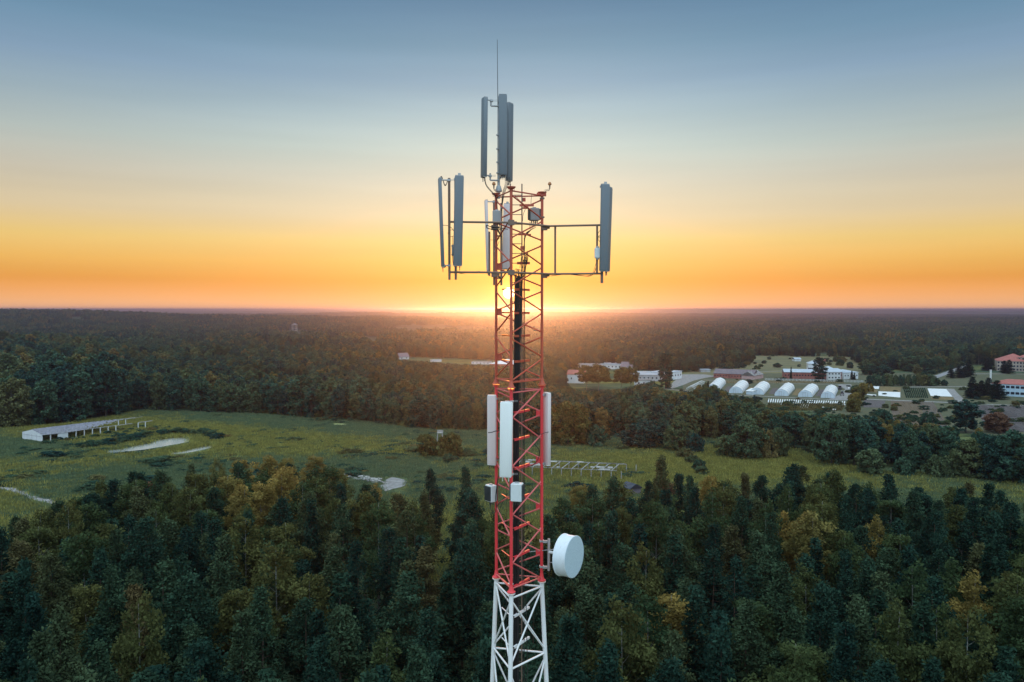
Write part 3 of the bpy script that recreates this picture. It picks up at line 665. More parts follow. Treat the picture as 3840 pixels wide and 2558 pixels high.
# loose cables --------------------------------------------------------------
def wire(pts, Y, r_=.007, par=tower):
    q = [P(x, y, Y if len(p) < 1 else p[0]) for x, y, *p in [(a[0], a[1]) + tuple(a[2:]) for a in pts]]
    # smooth
    for _ in range(2):
        z = [q[0]]
        for a, b_ in zip(q, q[1:]): z += [a.lerp(b_, .25), a.lerp(b_, .75)]
        q = z+[q[-1]]
    mb = MB(); mb.tube(q, r_, 5); mb.build('loose_cable', M_black, par, True)
wire([(1819, 668), (1821, 690), (1836, 710), (1853, 727), (1862, 745), (1866, 790)], 22.4, .009)
wire([(1817, 668), (1820, 694), (1838, 716), (1856, 733), (1868, 760)], 22.45)
for i in range(4): wire([(1893+6*i, 664), (1896+4*i, 690), (1886+3*i, 715), (1882+2*i, 740), (1880, 800)], 22.4+.04*i)
for dx, dy in ((0, 0), (4, 3)): wire([(1651+dx, 665+dy), (1656, 660+dy), (1660, 672), (1668, 700-dy), (1675, 690), (1679, 672+dy)], LY, .010)
wire([(1659, 845), (1675, 845), (1692, 852), (1704, 870)], LY, .007)
wire([(1704, 862), (1685, 863), (1678, 876), (1688, 889), (1702, 885)], LY, .006)
wire([(1697, 885), (1697, 925)], LY, .006); wire([(1697, 953), (1697, 985), (1704, 1000)], LY, .007)
wire([(1716, 1016), (1722, 1026), (1745, 1024), (1765, 1020), (1800, 1018)], LY+.3, .012)
wire([(1660, 1000), (1668, 1004), (1672, 998), (1666, 995)], LY, .012)
wire([(2250, 865), (2243, 872), (2242, 885), (2250, 892)], RY, .006); wire([(2252, 880), (2243, 890), (2243, 900), (2251, 908)], RY, .006)
wire([(2240, 972), (2236, 1005), (2225, 1030), (2210, 1037), (2185, 1034), (2150, 1030), (2120, 1028), (2065, 1035)], RY+.1, .009)
wire([(2238, 972), (2231, 1005), (2220, 1032), (2195, 1036), (2140, 1030)], RY+.12, .006)
for i in range(6): wire([(1985+5*i, 832), (1984+5*i, 845+2*i), (1990+3*i, 865-2*i), (1980-3*i, 875), (1968, 890+4*i), (1962+i, 940)], 22.6, .006)
for i in range(5): wire([(1950+5*i, 1005), (1955+6*i, 960-3*i), (1964+4*i, 950-2*i), (1972+2*i, 975), (1970, 1005), (1955+4*i, 1040)], 22.2, .007)
for i in range(4): wire([(1932+8*i, 1040), (1930+6*i, 1012), (1938+6*i, 1006+2*i), (1945+3*i, 1030), (1940+2*i, 1060)], 22.0, .008)
wire([(1862, 868), (1857, 900), (1853, 925), (1862, 930), (1872, 905)], 22.3, .006)
wire([(1840, 900), (1860, 900), (1875, 895)], 22.4, .006)
wire([(1827, 843), (1823, 850), (1828, 857), (1850, 861), (1880, 862)], 22.2, .014)
for i in range(3): wire([(1822+3*i, 845), (1850, 852+2*i), (1875, 856-i), (1905, 860)], 22.1+.1*i, .009)
wire([(1994, 730), (1992, 745), (1991, 765)], 22.4, .006); wire([(1930, 733), (1945, 748), (1955, 758)], 22.4, .006)
wire([(1970, 785), (1961, 805), (1960, 830)], 22.4, .006)
wire([(2005, 1622), (2000, 1630), (1998, 1655), (2005, 1668), (2020, 1680), (2024, 1700), (2018, 1725), (2000, 1745), (1978, 1750)], 22.2, .010)
wire([(2058, 1620), (2045, 1622), (2028, 1630), (2015, 1624)], 22.2, .008)
wire([(1830, 1623), (1845, 1622), (1855, 1617), (1874, 1616)], 22.2, .012)
wire([(1872, 1700), (1876, 1760), (1866, 1800), (1862, 1835), (1858, 1870), (1862, 1900)], 22.2, .013)
wire([(1838, 1884), (1840, 1900), (1842, 1915), (1850, 1925), (1858, 1922), (1862, 1900), (1885, 1872), (1905, 1850)], 22.2, .009)
wire([(1845, 1884), (1847, 1930), (1856, 1932)], 22.2, .006)
wire([(1870, 1925), (1880, 1890), (1898, 1868), (1905, 1880)], 22.1, .007)
wire([(1972, 2150+78), (1978, 2506), (1979, 2520), (1974, 2535), (1974, 2600)], 22.1, .012)
# dish --------------------------------------------------------------------
fc = P(2153.5, 2088, 21.75); ax = Vector((math.sin(R(58)), -math.cos(R(58)), 0)); ax.normalize()
dish = thing('drum_antenna', fc-ax*.36, 'big round white drum antenna on a side pole at the lower right of the tower', 'antenna')
rd = 154/2*21.9/F
mb = MB(); mb.lathe(fc-ax*.37, ax, [(rd*.25, -.10), (rd*.7, -.05), (rd*.99, 0), (rd*1.035, .003), (rd*1.035, .025), (rd, .03), (rd, .345), (rd*1.02, .35), (rd*1.02, .37)], 56); mb.build('shroud', mat_paint('dish_shroud', (.74, .80, .86), .5, (.35, .33, .32), .35, scale=3), dish, True)
mb = MB(); mb.lathe(fc+ax*.001, ax, [(rd*1.0, 0), (rd*.995, .008), (rd*.6, .014), (.01, .016)], 56); mb.build('face_cover', mat_noise('dish_cover', (.42, .54, .62), (.50, .62, .70), 26, .7), dish, True)
pp = P(2058, 2080, 22.2); z0, z1 = P(2058, 2140, 22.2).z, P(2058, 2021, 22.2).z
mb = MB(); mb.bar((pp.x, pp.y, z0), (pp.x, pp.y, z1), .038, 14); mb.build('pole', M_galv, dish, True)
for yy in (2030, 2126):
    z = P(2045, yy, 22.3).z; mb = MB(); mb.box(((rx_.x+pp.x)/2+.03, 22.27, z), (pp.x-rx_.x, .07, .06)); mb.box((rx_.x, 22.34, z), (.13, .12, .05)); mb.build('mounting_arm', M_galv, dish)
bk = fc-ax*.46
mb = MB(); mb.box(bk-Vector((.06, 0, .02)), (.14, .16, .24)); mb.bar(bk, (pp.x, pp.y, bk.z), .04, 10); mb.build('rear_hub', M_unit, dish)
mb = MB(); mb.bar(bk+Vector((0, .1, .12)), leg('r', bk.z-.15)+Vector((-.6, .25, 0)), .012, 6); mb.bar(bk+Vector((0, .02, -.25)), Vector((pp.x, pp.y, bk.z-.3)), .012, 6); mb.build('side_strut', M_galv, dish)
# ------------------------------------------------------------------ foreground wood
TOPLINE = [(-100, 1960), (40, 1905), (150, 1880), (230, 1870), (330, 1825), (430, 1775), (520, 1765), (620, 1765), (720, 1735), (800, 1715), (870, 1700), (960, 1730),
           (1040, 1690), (1160, 1692), (1250, 1740), (1330, 1800), (1400, 1810), (1480, 1830), (1560, 1830), (1600, 1790), (1640, 1960), (1700, 1960), (1740, 1800), (1800, 1880),
           (1900, 1900), (2060, 1930), (2100, 1900), (2160, 1830), (2220, 1820), (2280, 1790), (2390, 1800), (2440, 1780), (2480, 1705), (2520, 1740), (2600, 1790), (2670, 1790),
           (2800, 1770), (2860, 1780), (2920, 1790), (3000, 1700), (3060, 1770), (3130, 1750), (3240, 1800), (3340, 1775), (3450, 1810), (3560, 1830), (3650, 1790), (3740, 1810), (3840, 1850), (3950, 1850)]
placed = []
def zone(px, d):
    row = 'in the front rows' if d < 85 else 'in the middle rows' if d < 110 else 'in the back rows'
    for lim, t in ((450, 'below the ruined barn'), (900, 'below the ponds'), (1350, 'below the rubble heap'), (1900, 'just left of the tower'), (2350, 'just right of the tower'), (2800, 'below the short bush row'), (3300, 'below the lone domed trees'), (3560, 'below the lone round bush'), (9999, 'near the right edge')):
        if px < lim: return row+', '+t
def free(x, y, d, lst):
    for a in lst:
        if (a[0]-x)**2+(a[1]-y)**2 < d*d: return False
    return True
# trees that stand out in the photograph: kind, px of crown, py of top, height, scale, label
SPECIAL = [('golden_birch', 2185, 1822, 17, 1.25, 'golden yellow birch with a dark spruce at its foot, beside the tower'),
           ('spruce_tree', 2128, 1880, 17, .85, 'narrow dark spruce just right of the tower, against the golden birch'),
           ('golden_birch', 2662, 1790, 17, .95, 'slender golden birch at the edge of the meadow, right of the reddish tree'),
           ('rust_tree', 2502, 1812, 16, .85, 'reddish brown tree between dark pines at the meadow edge'),
           ('golden_birch', 2925, 1922, 19, 1.35, 'broad orange-gold birch inside the dark pine wood, right of the dish'),
           ('golden_birch', 3292, 1942, 18, 1.0, 'small golden-topped birch with a pale trunk showing, in the right pine wood'),
           ('pine_tree', 2482, 1705, 23, 1.1, 'tallest dark pine standing out against the meadow right of the tower'),
           ('pine_tree', 2300, 1785, 22, 1.1, 'dark spreading pine in front of the small hut in the meadow'),
           ('pine_tree', 1745, 1748, 23, .95, 'sparse lone pine rising over the meadow just left of the tower'),
           ('pine_tree', 1612, 1762, 22, .8, 'thin pine standing left of the sunlit gap in the wood'),
           ('golden_birch', 1075, 1710, 17, .9, 'golden birch of the left wood edge, the tallest of the yellow ones'),
           ('golden_birch', 1175, 1700, 18, 1.0, 'bushy yellow-green birch at the crest of the left wood'),
           ('golden_birch', 1260, 1760, 17, 1.05, 'golden birch in front of the rubble heap'),
           ('golden_birch', 815, 1722, 16, .8, 'narrow yellow birch between two dark pines in the left wood'),
           ('golden_birch', 905, 1715, 17, .95, 'yellow birch directly right of a dark pine in the left wood'),
           ('golden_birch', 1110, 1815, 16, .8, 'small orange birch in front of the other yellow ones'),
           ('rust_tree', 560, 1795, 16, .9, 'orange-brown tree among the dark pines below the ponds'),
           ('golden_birch', 1400, 1815, 15, .85, 'orange birch right below the gravel patch'),
           ('golden_birch', 2640, 1880, 15, .8, 'low yellow birch below the slender golden one')]
for kind, px, py, h, s, lab in SPECIAL:
    x, y = G(px, py, h); pr = {'golden_birch': GOLDS, 'spruce_tree': SPRUCES, 'rust_tree': RUSTS, 'pine_tree': PINES}[kind]
    p = pr[rng.randint(len(pr))]
    cat = {'golden_birch': 'birch', 'spruce_tree': 'spruce', 'rust_tree': 'tree', 'pine_tree': 'pine'}[kind]
    tree(p, kind, x, y, s, h/p['h'], rng.uniform(0, 6.28), lab, cat, None); placed.append((x, y))
cand = []
k = 0
while k < 30000:
    k += 1
    d = math.sqrt(rng.uniform(52**2, 190**2)); a = rng.uniform(-R(36), R(36)); x, y = d*math.sin(a), d*math.cos(a)
    h = rng.uniform(18.5, 23.5); px, py = proj(x, y, h); top = interp(TOPLINE, px)
    if py < top: continue
    if 1600 < px < 1740 and 1960 > py-20: continue
    # just behind the crest tree heights jitter
    if py < top+60 and rng.rand() < .35: continue
    if not free(x, y, 5.2 if d < 110 else 5.5, placed): continue
    if abs(x) < 4 and abs(y-22) < 8: continue
    placed.append((x, y)); cand.append((x, y, d, h, px, py))
cand.sort(key=lambda c: c[2])
npine = 0
for x, y, d, h, px, py in cand:
    top = interp(TOPLINE, px); q = rng.rand(); rz = rng.uniform(0, 6.28); sx = rng.uniform(.95, 1.3)
    side = zone(px, d)
    near = py-top
    warm = 560 < px < 1520 or 2060 < px < 2760  # warm sunlight on the crest put into leaf colour: more golden and olive birches
    if near < 150 and q < (.62 if warm else .3) and (px < 1800 or px > 2050):
        pr = GOLDS if warm and q < (.2 if px < 1600 else .07) else BIRCHES; kind = 'golden_birch' if pr is GOLDS else 'birch_tree'; lab, cat, grp = ('golden' if pr is GOLDS else 'olive green')+' birch at the pine wood edge, '+side.split(', ')[-1], 'birch', 'birches along the wood edge'
    elif q < .022:
        pr = GOLDS; kind, lab, cat, grp = 'golden_birch', 'golden brown birch among the dark pines '+zone(px, d), 'birch', 'golden birches in the pine wood'
    elif q < .12:
        pr = SPRUCES; kind, lab, cat, grp = 'spruce_tree', 'dark pointed spruce of the near wood '+side, 'spruce', 'spruces in the pine wood'
    elif q < .34 or npine >= 288:
        pr = BIRCHES; kind, lab, cat, grp = 'birch_tree', 'green birch of the near wood '+side, 'birch', 'birches inside the pine wood'
    else:
        pr = PINES; kind, lab, cat, grp = 'pine_tree', 'dark green pine of the near wood '+side, 'pine', 'pines of the foreground wood'; npine += 1
    p = pr[rng.randint(len(pr))]
    tree(p, kind, x, y, sx, h/p['h'], rz, lab, cat, grp)
print('foreground', NTREE)
# ------------------------------------------------------------------ middle woods
EDGE = [(-200, 1612), (0, 1608), (250, 1592), (440, 1560), (520, 1538), (960, 1552), (1150, 1568), (1340, 1578), (1600, 1612), (1850, 1618), (2050, 1650), (2250, 1655), (2330, 1632), (2420, 1660),
        (2500, 1672), (2640, 1645), (2730, 1650), (2860, 1690), (2960, 1680), (3060, 1715), (3240, 1760), (3600, 1792), (3840, 1815), (4000, 1820)]
def inpoly(x, y, pl):
    c = False; j = len(pl)-1
    for i in range(len(pl)):
        if (pl[i][1] > y) != (pl[j][1] > y) and x < (pl[j][0]-pl[i][0])*(y-pl[i][1])/(pl[j][1]-pl[i][1])+pl[i][0]: c = not c
        j = i
    return c
CLEAR = [[(2100, 1425), (2130, 1388), (2300, 1380), (2560, 1398), (2700, 1388), (2860, 1352), (3000, 1345), (3230, 1362), (3300, 1385), (3400, 1390), (3480, 1402), (3640, 1368), (3900, 1378), (4000, 1640), (3650, 1610), (3300, 1610), (3180, 1570), (2880, 1560), (2700, 1505), (2560, 1478), (2440, 1464), (2120, 1464)],
         [(1440, 1352), (1560, 1340), (1950, 1355), (1950, 1385), (1700, 1380), (1480, 1366)],
         [(1040, 1250), (1240, 1245), (1250, 1262), (1050, 1272)], [(1330, 1275), (1420, 1265), (1450, 1300), (1390, 1325), (1350, 1300)],
         [(780, 1278), (860, 1280), (850, 1310), (800, 1305)],
         [(2070, 1250), (2190, 1250), (2200, 1268), (2090, 1270)], [(2700, 1330), (2900, 1335), (3200, 1340), (3200, 1360), (2860, 1360), (2700, 1350)]]
WIN = [(-200, 0), (1440, 0), (1480, 1345), (1700, 1362), (1920, 1372), (1960, 1372), (2000, 0), (2090, 0), (2110, 1440), (2180, 1465), (2300, 1462), (2390, 1440), (2440, 1428), (2490, 1465), (2560, 1470), (2605, 1462), (2640, 1418), (2690, 1445), (2740, 1475), (2800, 1482), (2830, 1480), (2870, 1528), (3050, 1550), (3180, 1555), (3300, 1560), (3450, 1590), (3640, 1600), (3840, 1625), (4000, 1630)]
DOMES = [(1603, 1716, 78), (1690, 1718, 80), (2130, 1672, 150), (2235, 1676, 90), (2410, 1680, 160), (2545, 1696, 100), (2600, 1700, 70), (2800, 1724, 150), (2725, 1716, 110), (2870, 1722, 90), (3118, 1745, 140), (3520, 1792, 100), (3330, 1740, 110), (3622, 1622, 80), (3735, 1620, 110)]
mid = []; grid = {}
def gfree(x, y, d):
    i, j = int(x//12), int(y//12)
    for a in (-1, 0, 1):
        for b_ in (-1, 0, 1):
            for q in grid.get((i+a, j+b_), ()):
                if (q[0]-x)**2+(q[1]-y)**2 < d*d: return False
    return True
for k in range(60000):
    d = math.sqrt(rng.uniform(230**2, 1150**2)); a = rng.uniform(-R(35), R(35)); x, y = d*math.sin(a), d*math.cos(a)
    px, py = proj(x, y, 0)
    if py > interp(EDGE, px) or any(inpoly(px, py, c) for c in CLEAR): continue
    if any(abs(px-a_) < c_*.5 and py > b_-35 for a_, b_, c_ in DOMES): continue
    h = rng.uniform(15, 22) if px < 430 else rng.uniform(10, 17) if px < 2350 else rng.uniform(9, 16)
    if px < 500: h *= 1.15
    nn_ = math.sin(x/61+1.7*math.sin(y/83))+math.sin(y/47+x/140)+.6*math.sin(x/23-y/31)
    h *= 1+.13*nn_
    if nn_ < -1.75 and py < interp(EDGE, px)-25: continue
    wl = interp(WIN, px)
    if wl > 0 and py > wl:
        hmax = CAMZ-(CAMZ)*0-(d*math.tan(math.atan((wl-1279)/F)+PITCH)); hmax = CAMZ-d*math.cos(a)*math.tan(math.atan((wl-1279)/F)+PITCH)
        if h > hmax: h = hmax*rng.uniform(.75, 1)
        if h < 3.0: continue
    dm = max(3.2, h*.36)
    if not gfree(x, y, dm): continue
    grid.setdefault((int(x//12), int(y//12)), []).append((x, y)); mid.append((x, y, d, h, px, py))
mid.sort(key=lambda c: c[5]-interp(EDGE, c[4]), reverse=True)
mass = []; nm = 0
jd = [join_tree(p) for p in DECS]+[join_tree(p) for p in SPRUCES]+[join_tree(p) for p in BIRCHES]+[join_tree(p) for p in GOLDS]
for x, y, d, h, px, py in mid:
    q = rng.rand(); rz = rng.uniform(0, 6.28)
    if py > interp(EDGE, px)-60 and nm < 285:
        nm += 1
        side = ('behind the long ruined barn' if px < 400 else 'behind the ponds' if px < 850 else 'behind the small algae pond' if px < 1330 else 'behind the round willows' if px < 1880 else 'just right of the tower' if px < 2350 else 'below the grey hall' if px < 2650 else 'below the first polytunnels' if px < 2920 else 'below the last polytunnels' if px < 3200 else 'below the garden plots' if px < 3560 else 'below the ploughed field')
        side = ('front row of trees ' if py > interp(EDGE, px)-25 else 'second row of trees ')+side
        p = DECS[rng.randint(4)]; s = h/p['h']
        tree(p, 'broadleaf_tree', x, y, s*rng.uniform(.9, 1.2), s, rz, 'leafy green tree, '+side, 'tree', 'leafy trees along the far wood edge')
    else:
        i = rng.randint(4) if q < .66 else (4+rng.randint(2) if q < .76 else 6+rng.randint(3) if q < .95 else 9+rng.randint(3)); hh = (DECS+SPRUCES+BIRCHES+GOLDS)[i]['h']; s = h/hh
        mass.append((x, y, 0, rz, s*rng.uniform(.95, 1.3), s, i))
scatter('woodland', mass, jd, 'mixed green and rusty woodland between the meadow and the hills', 'woodland')
# ------------------------------------------------------------------ far forest
far = []
for k in range(15000):
    d = math.sqrt(rng.uniform(1120**2, 6000**2)); a = rng.uniform(-R(35), R(35)); x, y = d*math.sin(a), d*math.cos(a); px, py = proj(x, y, 0)
    if any(inpoly(px, py, c) for c in CLEAR): continue
    if d > 1500 and math.sin(x/310+1.3*math.sin(y/400))+math.sin(y/170+x/700)+.4*math.sin(x/90) < -1.25: continue
    s = rng.uniform(.85, 1.15); far.append((x, y, float(hgt(x, y))-.5, rng.uniform(0, 6.28), s*(1 if d < 2500 else 1.35), s, rng.randint(5)))
scatter('far_forest', far, PATCHES, 'hazy dark forest covering the land up to the horizon hills', 'forest')
print('mid', nm, len(mass), len(far))
# ------------------------------------------------------------------ ground sheets
M_path = mat_noise('pale_gravel', (.17, .16, .16), (.30, .29, .29), .6, .95, bump=.3)
M_asph = mat_noise('grey_asphalt', (.20, .20, .22), (.27, .27, .29), .3, .9)
M_dirt = mat_noise('bare_soil', (.075, .056, .042), (.13, .095, .07), .8, 1, stretch=(.4, 2, 1))
M_plough = mat_noise('ploughed_soil', (.05, .045, .05), (.13, .11, .11), 1.2, 1)
M_grassy = mat_noise('mown_grass', (.050, .066, .034), (.095, .09, .042), .25, 1)
M_straw = mat_noise('dry_plot', (.20, .14, .06), (.12, .09, .04), .6, 1)
M_water, n, l, b = newmat('water'); b.inputs['Base Color'].default_value = (.80, .82, .80, 1); b.inputs['Roughness'].default_value = .22; b.inputs['Metallic'].default_value = .85
M_algae = mat_noise('duckweed', (.30, .36, .14), (.40, .44, .2), .5, .8)
def sheet(name, pts, mat, z=.03, kind='structure', label=None, cat=None, grp=None, jag=0):
    w_ = [Vector(G(x, y)+(0,)) for x, y in pts]
    if jag:
        r = np.random.RandomState(len(pts)); q = []
        for a, b_ in zip(w_, w_[1:]+w_[:1]):
            k = max(1, int((b_-a).length/3)); q += [a.lerp(b_, i/k)+Vector((r.uniform(-jag, jag), r.uniform(-jag, jag), 0)) for i in range(k)]
        w_ = q
    mb = MB(); c = sum(w_, Vector())/len(w_); mb.poly([p+Vector((0, 0, z)) for p in w_], 0)
    o = mb.build(name, mat, None); tag(o, label, cat, grp, kind)
    if o.data.polygons[0].normal.z < 0: o.data.flip_normals()
    return o
def ribbon(name, pts, wd, mat, z=.04):
    w_ = [Vector(G(x, y)+(z,)) for x, y in pts]
    for _ in range(2):
        q = [w_[0]]
        for a, b_ in zip(w_, w_[1:]): q += [a.lerp(b_, .25), a.lerp(b_, .75)]
        w_ = q+[w_[-1]]
    V = []
    for i, p in enumerate(w_):
        d = (w_[min(i+1, len(w_)-1)]-w_[max(0, i-1)]).normalized(); s = Vector((-d.y, d.x, 0))*wd/2; V += [p+s, p-s]
    mb = MB(); mb.add(V, [(2*i, 2*i+1, 2*i+3, 2*i+2) for i in range(len(w_)-1)]); o = mb.build(name, mat); tag(o, kind='structure')
    for p_ in o.data.polygons:
        if p_.normal.z < 0: o.data.flip_normals(); break
    return o
POND1 = [(372, 1693), (410, 1688), (445, 1685), (495, 1672), (555, 1663), (562, 1654), (630, 1642), (695, 1640), (738, 1648), (695, 1660), (610, 1675), (545, 1686), (490, 1692), (410, 1699)]
POND2 = [(595, 1705), (675, 1693), (700, 1688), (735, 1677), (790, 1669), (815, 1673), (775, 1684), (712, 1696), (650, 1704)]
POND3 = [(1237, 1599), (1243, 1588), (1290, 1588), (1318, 1592), (1290, 1597)]
sheet('pond', POND1, M_water, jag=.5); sheet('pond', POND2, M_water, jag=.5); sheet('pond', POND3, M_algae)
for pts in ([(2105, 1254), (2140, 1253), (2185, 1260), (2180, 1266), (2120, 1264)],): sheet('lake', pts, M_water, .5)
ribbon('gravel_road', [(-60, 1795), (0, 1820), (75, 1847), (140, 1868), (200, 1883), (260, 1896)], 3.4, M_path)
ribbon('dirt_path', [(-10, 1620), (20, 1628), (60, 1646), (105, 1669)], 2.4, M_dirt)
sheet('concrete_pad', [(-30, 1650), (8, 1650), (30, 1664), (0, 1671), (-30, 1670)], M_path)
sheet('gravel_patch', [(1418, 1808), (1440, 1800), (1475, 1788), (1520, 1800), (1538, 1812), (1500, 1828), (1450, 1842), (1430, 1830)], M_path, jag=.6)
sheet('gravel_patch', [(2268, 1640), (2290, 1632), (2330, 1640), (2352, 1655), (2340, 1668), (2290, 1660)], M_dirt, jag=.8)
sheet('dry_meadow', [(2560, 1402), (2720, 1340), (2900, 1332), (3200, 1338), (3250, 1400), (2940, 1402), (2680, 1410)], mat_noise('tan_grass', (.16, .14, .06), (.09, .095, .045), .06, 1), .012)
sheet('lawn', [(2560, 1420), (2880, 1400), (3250, 1400), (3640, 1395), (3900, 1400), (3900, 1640), (3300, 1610), (3180, 1560), (2560, 1480)], M_grassy, .015)
sheet('paved_yard', [(2510, 1450), (2525, 1432), (2560, 1404), (2640, 1404), (2690, 1411), (2640, 1418), (2600, 1428), (2560, 1445), (2520, 1458)], M_path)
ribbon('yard_path', [(2490, 1458), (2600, 1470), (2720, 1480), (2880, 1487), (3000, 1493), (3120, 1499)], 3, M_path)
ribbon('yard_path', [(2640, 1425), (2760, 1430), (2880, 1435), (3000, 1440), (3170, 1442)], 2.5, M_path)
sheet('paved_yard', [(3140, 1443), (3192, 1441), (3198, 1470), (3196, 1492), (3180, 1502), (3100, 1500), (3150, 1480), (3170, 1460)], M_path, .035)
ribbon('lane', [(2560, 1408), (2700, 1412), (2760, 1396), (2941, 1392)], 3, M_path)
ribbon('lane', [(3480, 1424), (3520, 1410), (3570, 1392), (3630, 1368)], 6, M_asph, .05)
ribbon('lane', [(3400, 1452), (3500, 1451), (3620, 1450), (3700, 1452)], 4, M_path, .05)
ribbon('lane', [(3562, 1458), (3575, 1475), (3602, 1500), (3590, 1511), (3540, 1509), (3300, 1499), (3240, 1497)], 5, M_path, .055)
ribbon('lane', [(3630, 1514), (3720, 1517), (3860, 1522)], 3, M_path, .05)
ribbon('lane', [(3650, 1402), (3760, 1402), (3860, 1404)], 4, M_path, .05)
ribbon('railway_track', [(2030, 1458), (2110, 1466), (2200, 1482), (2300, 1496)], 4, M_dirt, .05)
# plots ---------------------------------------------------------------------
M_fleece = mat_noise('white_fleece', (.75, .76, .78), (.62, .63, .66), .5, .8)
def plot(pts, mat, lab, name='garden_plot', cat='plot', z=.06): return sheet(name, pts, mat, z, None, lab, cat)
plot([(3294, 1468), (3298, 1480-12), (3376, 1471), (3376, 1491), (3294, 1484)], M_fleece, 'white fleece covered bed right of the golden hedge', 'covered_bed', 'bed')
plot([(3302, 1449), (3380, 1453), (3377, 1470), (3298, 1467)], M_straw, 'straw coloured plot above the white fleece bed')
plot([(3250, 1461), (3292, 1461), (3288, 1473), (3246, 1470)], M_straw, 'small brown plot beside the golden hedge')
plot([(3246, 1477), (3287, 1481), (3284, 1485), (3246, 1481)], M_fleece, 'narrow white covered bed beside the golden hedge', 'covered_bed', 'bed')
plot([(3255, 1447), (3298, 1449), (3295, 1459), (3262, 1458)], M_fleece, 'pale covered bed behind the small brown plot', 'covered_bed', 'bed')
plot([(3478, 1457), (3548, 1459), (3572, 1488), (3490, 1485)], M_fleece, 'large white fleece covered bed beside the curved lane', 'covered_bed', 'bed')
plot([(3490, 1487), (3573, 1490), (3578, 1501), (3494, 1498)], M_straw, 'brown strip below the large white bed')
plot([(3180, 1453), (3210, 1455), (3205, 1458), (3182, 1457)], M_fleece, 'small white bed beside the yard', 'covered_bed', 'bed')
def rows(x1, x2, y1, y2, n_, mat, lab, skew=0, name='crop_rows', cat='crop rows', h=.35, wd=.5):
    e = None; mb = MB()
    for i in range(n_):
        f = (i+.5)/n_; a = Vector(G(x1+(x2-x1)*f, y1)+(0,)); b_ = Vector(G(x1+(x2-x1)*f+skew, y2)+(0,)); d = (b_-a).normalized(); s = Vector((-d.y, d.x, 0))
        k = 8
        for j in range(k):
            p, q = a.lerp(b_, j/k), a.lerp(b_, (j+1)/k); hh = h*rng.uniform(.5, 1.3)
            mb.add([p-s*wd/2, p+s*wd/2, p+Vector((0, 0, hh)), q-s*wd/2, q+s*wd/2, q+Vector((0, 0, hh*rng.uniform(.7, 1.2)))], [(0, 3, 5, 2), (1, 2, 5, 4), (0, 2, 1), (3, 4, 5)])
    o = mb.build(name, mat); tag(o, lab, cat, None, 'stuff'); return o
plot([(3240, 1500), (3320, 1503), (3316, 1530), (3238, 1528)], M_plough, 'dark planted plot below the golden hedge')
plot([(3340, 1503), (3440, 1506), (3480, 1600), (3350, 1595)], M_dirt, 'long brown plot with green rows below the covered beds')
plot([(3444, 1506), (3500, 1509), (3560, 1600), (3484, 1600)], M_plough, 'purplish ploughed plot left of the big dark tree')
plot([(3640, 1518), (3860, 1524), (3980, 1640), (3700, 1600)], M_plough, 'large ploughed field with diagonal furrows at the right edge')
rows(3640, 3860, 1522, 1620, 34, M_plough, 'diagonal furrows of the ploughed field at the right edge', 150, h=.4, wd=.9)
rows(3345, 3500, 1508, 1596, 20, M_straw, 'furrows of the long brown plots', 60, h=.3, wd=.5)
rows(3385, 3470, 1455, 1492, 12, M_pine, 'green vegetable rows between the white beds', 12, h=.5, wd=.8)
for i, x in enumerate((2630, 2712, 2792, 2882, 2970, 3058)):
    plot([(x, 1466+i*4), (x+22, 1467+i*4), (x+38, 1446+i*3), (x+16, 1446+i*3)], M_plough if i % 2 else M_straw, ('dark' if i % 2 else 'brown')+' strip of soil left of the '+('second', 'third', 'fourth', 'fifth', 'sixth', 'last')[i]+' tunnel of the row', z=.05)
rows(2700, 3160, 1428, 1437, 60, M_straw, 'short rows of dry beds between the fence and the tunnels', 8, h=.5, wd=1.2)
rows(2880, 3170, 1515, 1540, 34, M_pine, 'dark bushy rows below the cold frames', -12, h=.9, wd=1.2)
# cold frames in rows below the tunnels
for i in range(34):
    x = 2884+i*8.6; y = 1497+i*.28; a = Vector(G(x, y)+(0,)); b_ = Vector(G(x-3, y+13)+(0,)); d = (b_-a).normalized(); s = Vector((-d.y, d.x, 0))
    mb = MB(); mb.box((a+b_)/2+Vector((0, 0, .2)), ((b_-a).length*.9, .55, .4), Matrix((d, s, Vector((0, 0, 1)))).transposed())
    o = mb.build('cold_frame', M_fleece, None, origin=(a+b_)/2); tag(o, 'narrow white cold frame in the row in front of the polytunnels', 'cold frame', 'cold frames below the polytunnels')
for i, (x, y, w_) in enumerate(((2935, 1518, 12), (2950, 1515, 10), (2985, 1520, 10), (3085, 1530, 9), (3110, 1532, 14), (3128, 1538, 12), (3145, 1512, 20), (3165, 1520, 8))):
    a = Vector(G(x, y)+(.25,)); mb = MB(); mb.box(a, (w_*.14, 2.5, .5), Matrix.Rotation(R(-35), 3, 'Z')); tag(mb.build('covered_crate', M_fleece, None, origin=a), 'small tilted white cover lying among the beds below the cold frames', 'cover', 'loose white covers below the cold frames')
plot([(3002, 1515), (3036, 1516), (3028, 1530), (2996, 1528)], M_fleece, 'square white sheet lying below the cold frames', 'white_sheet', 'sheet')
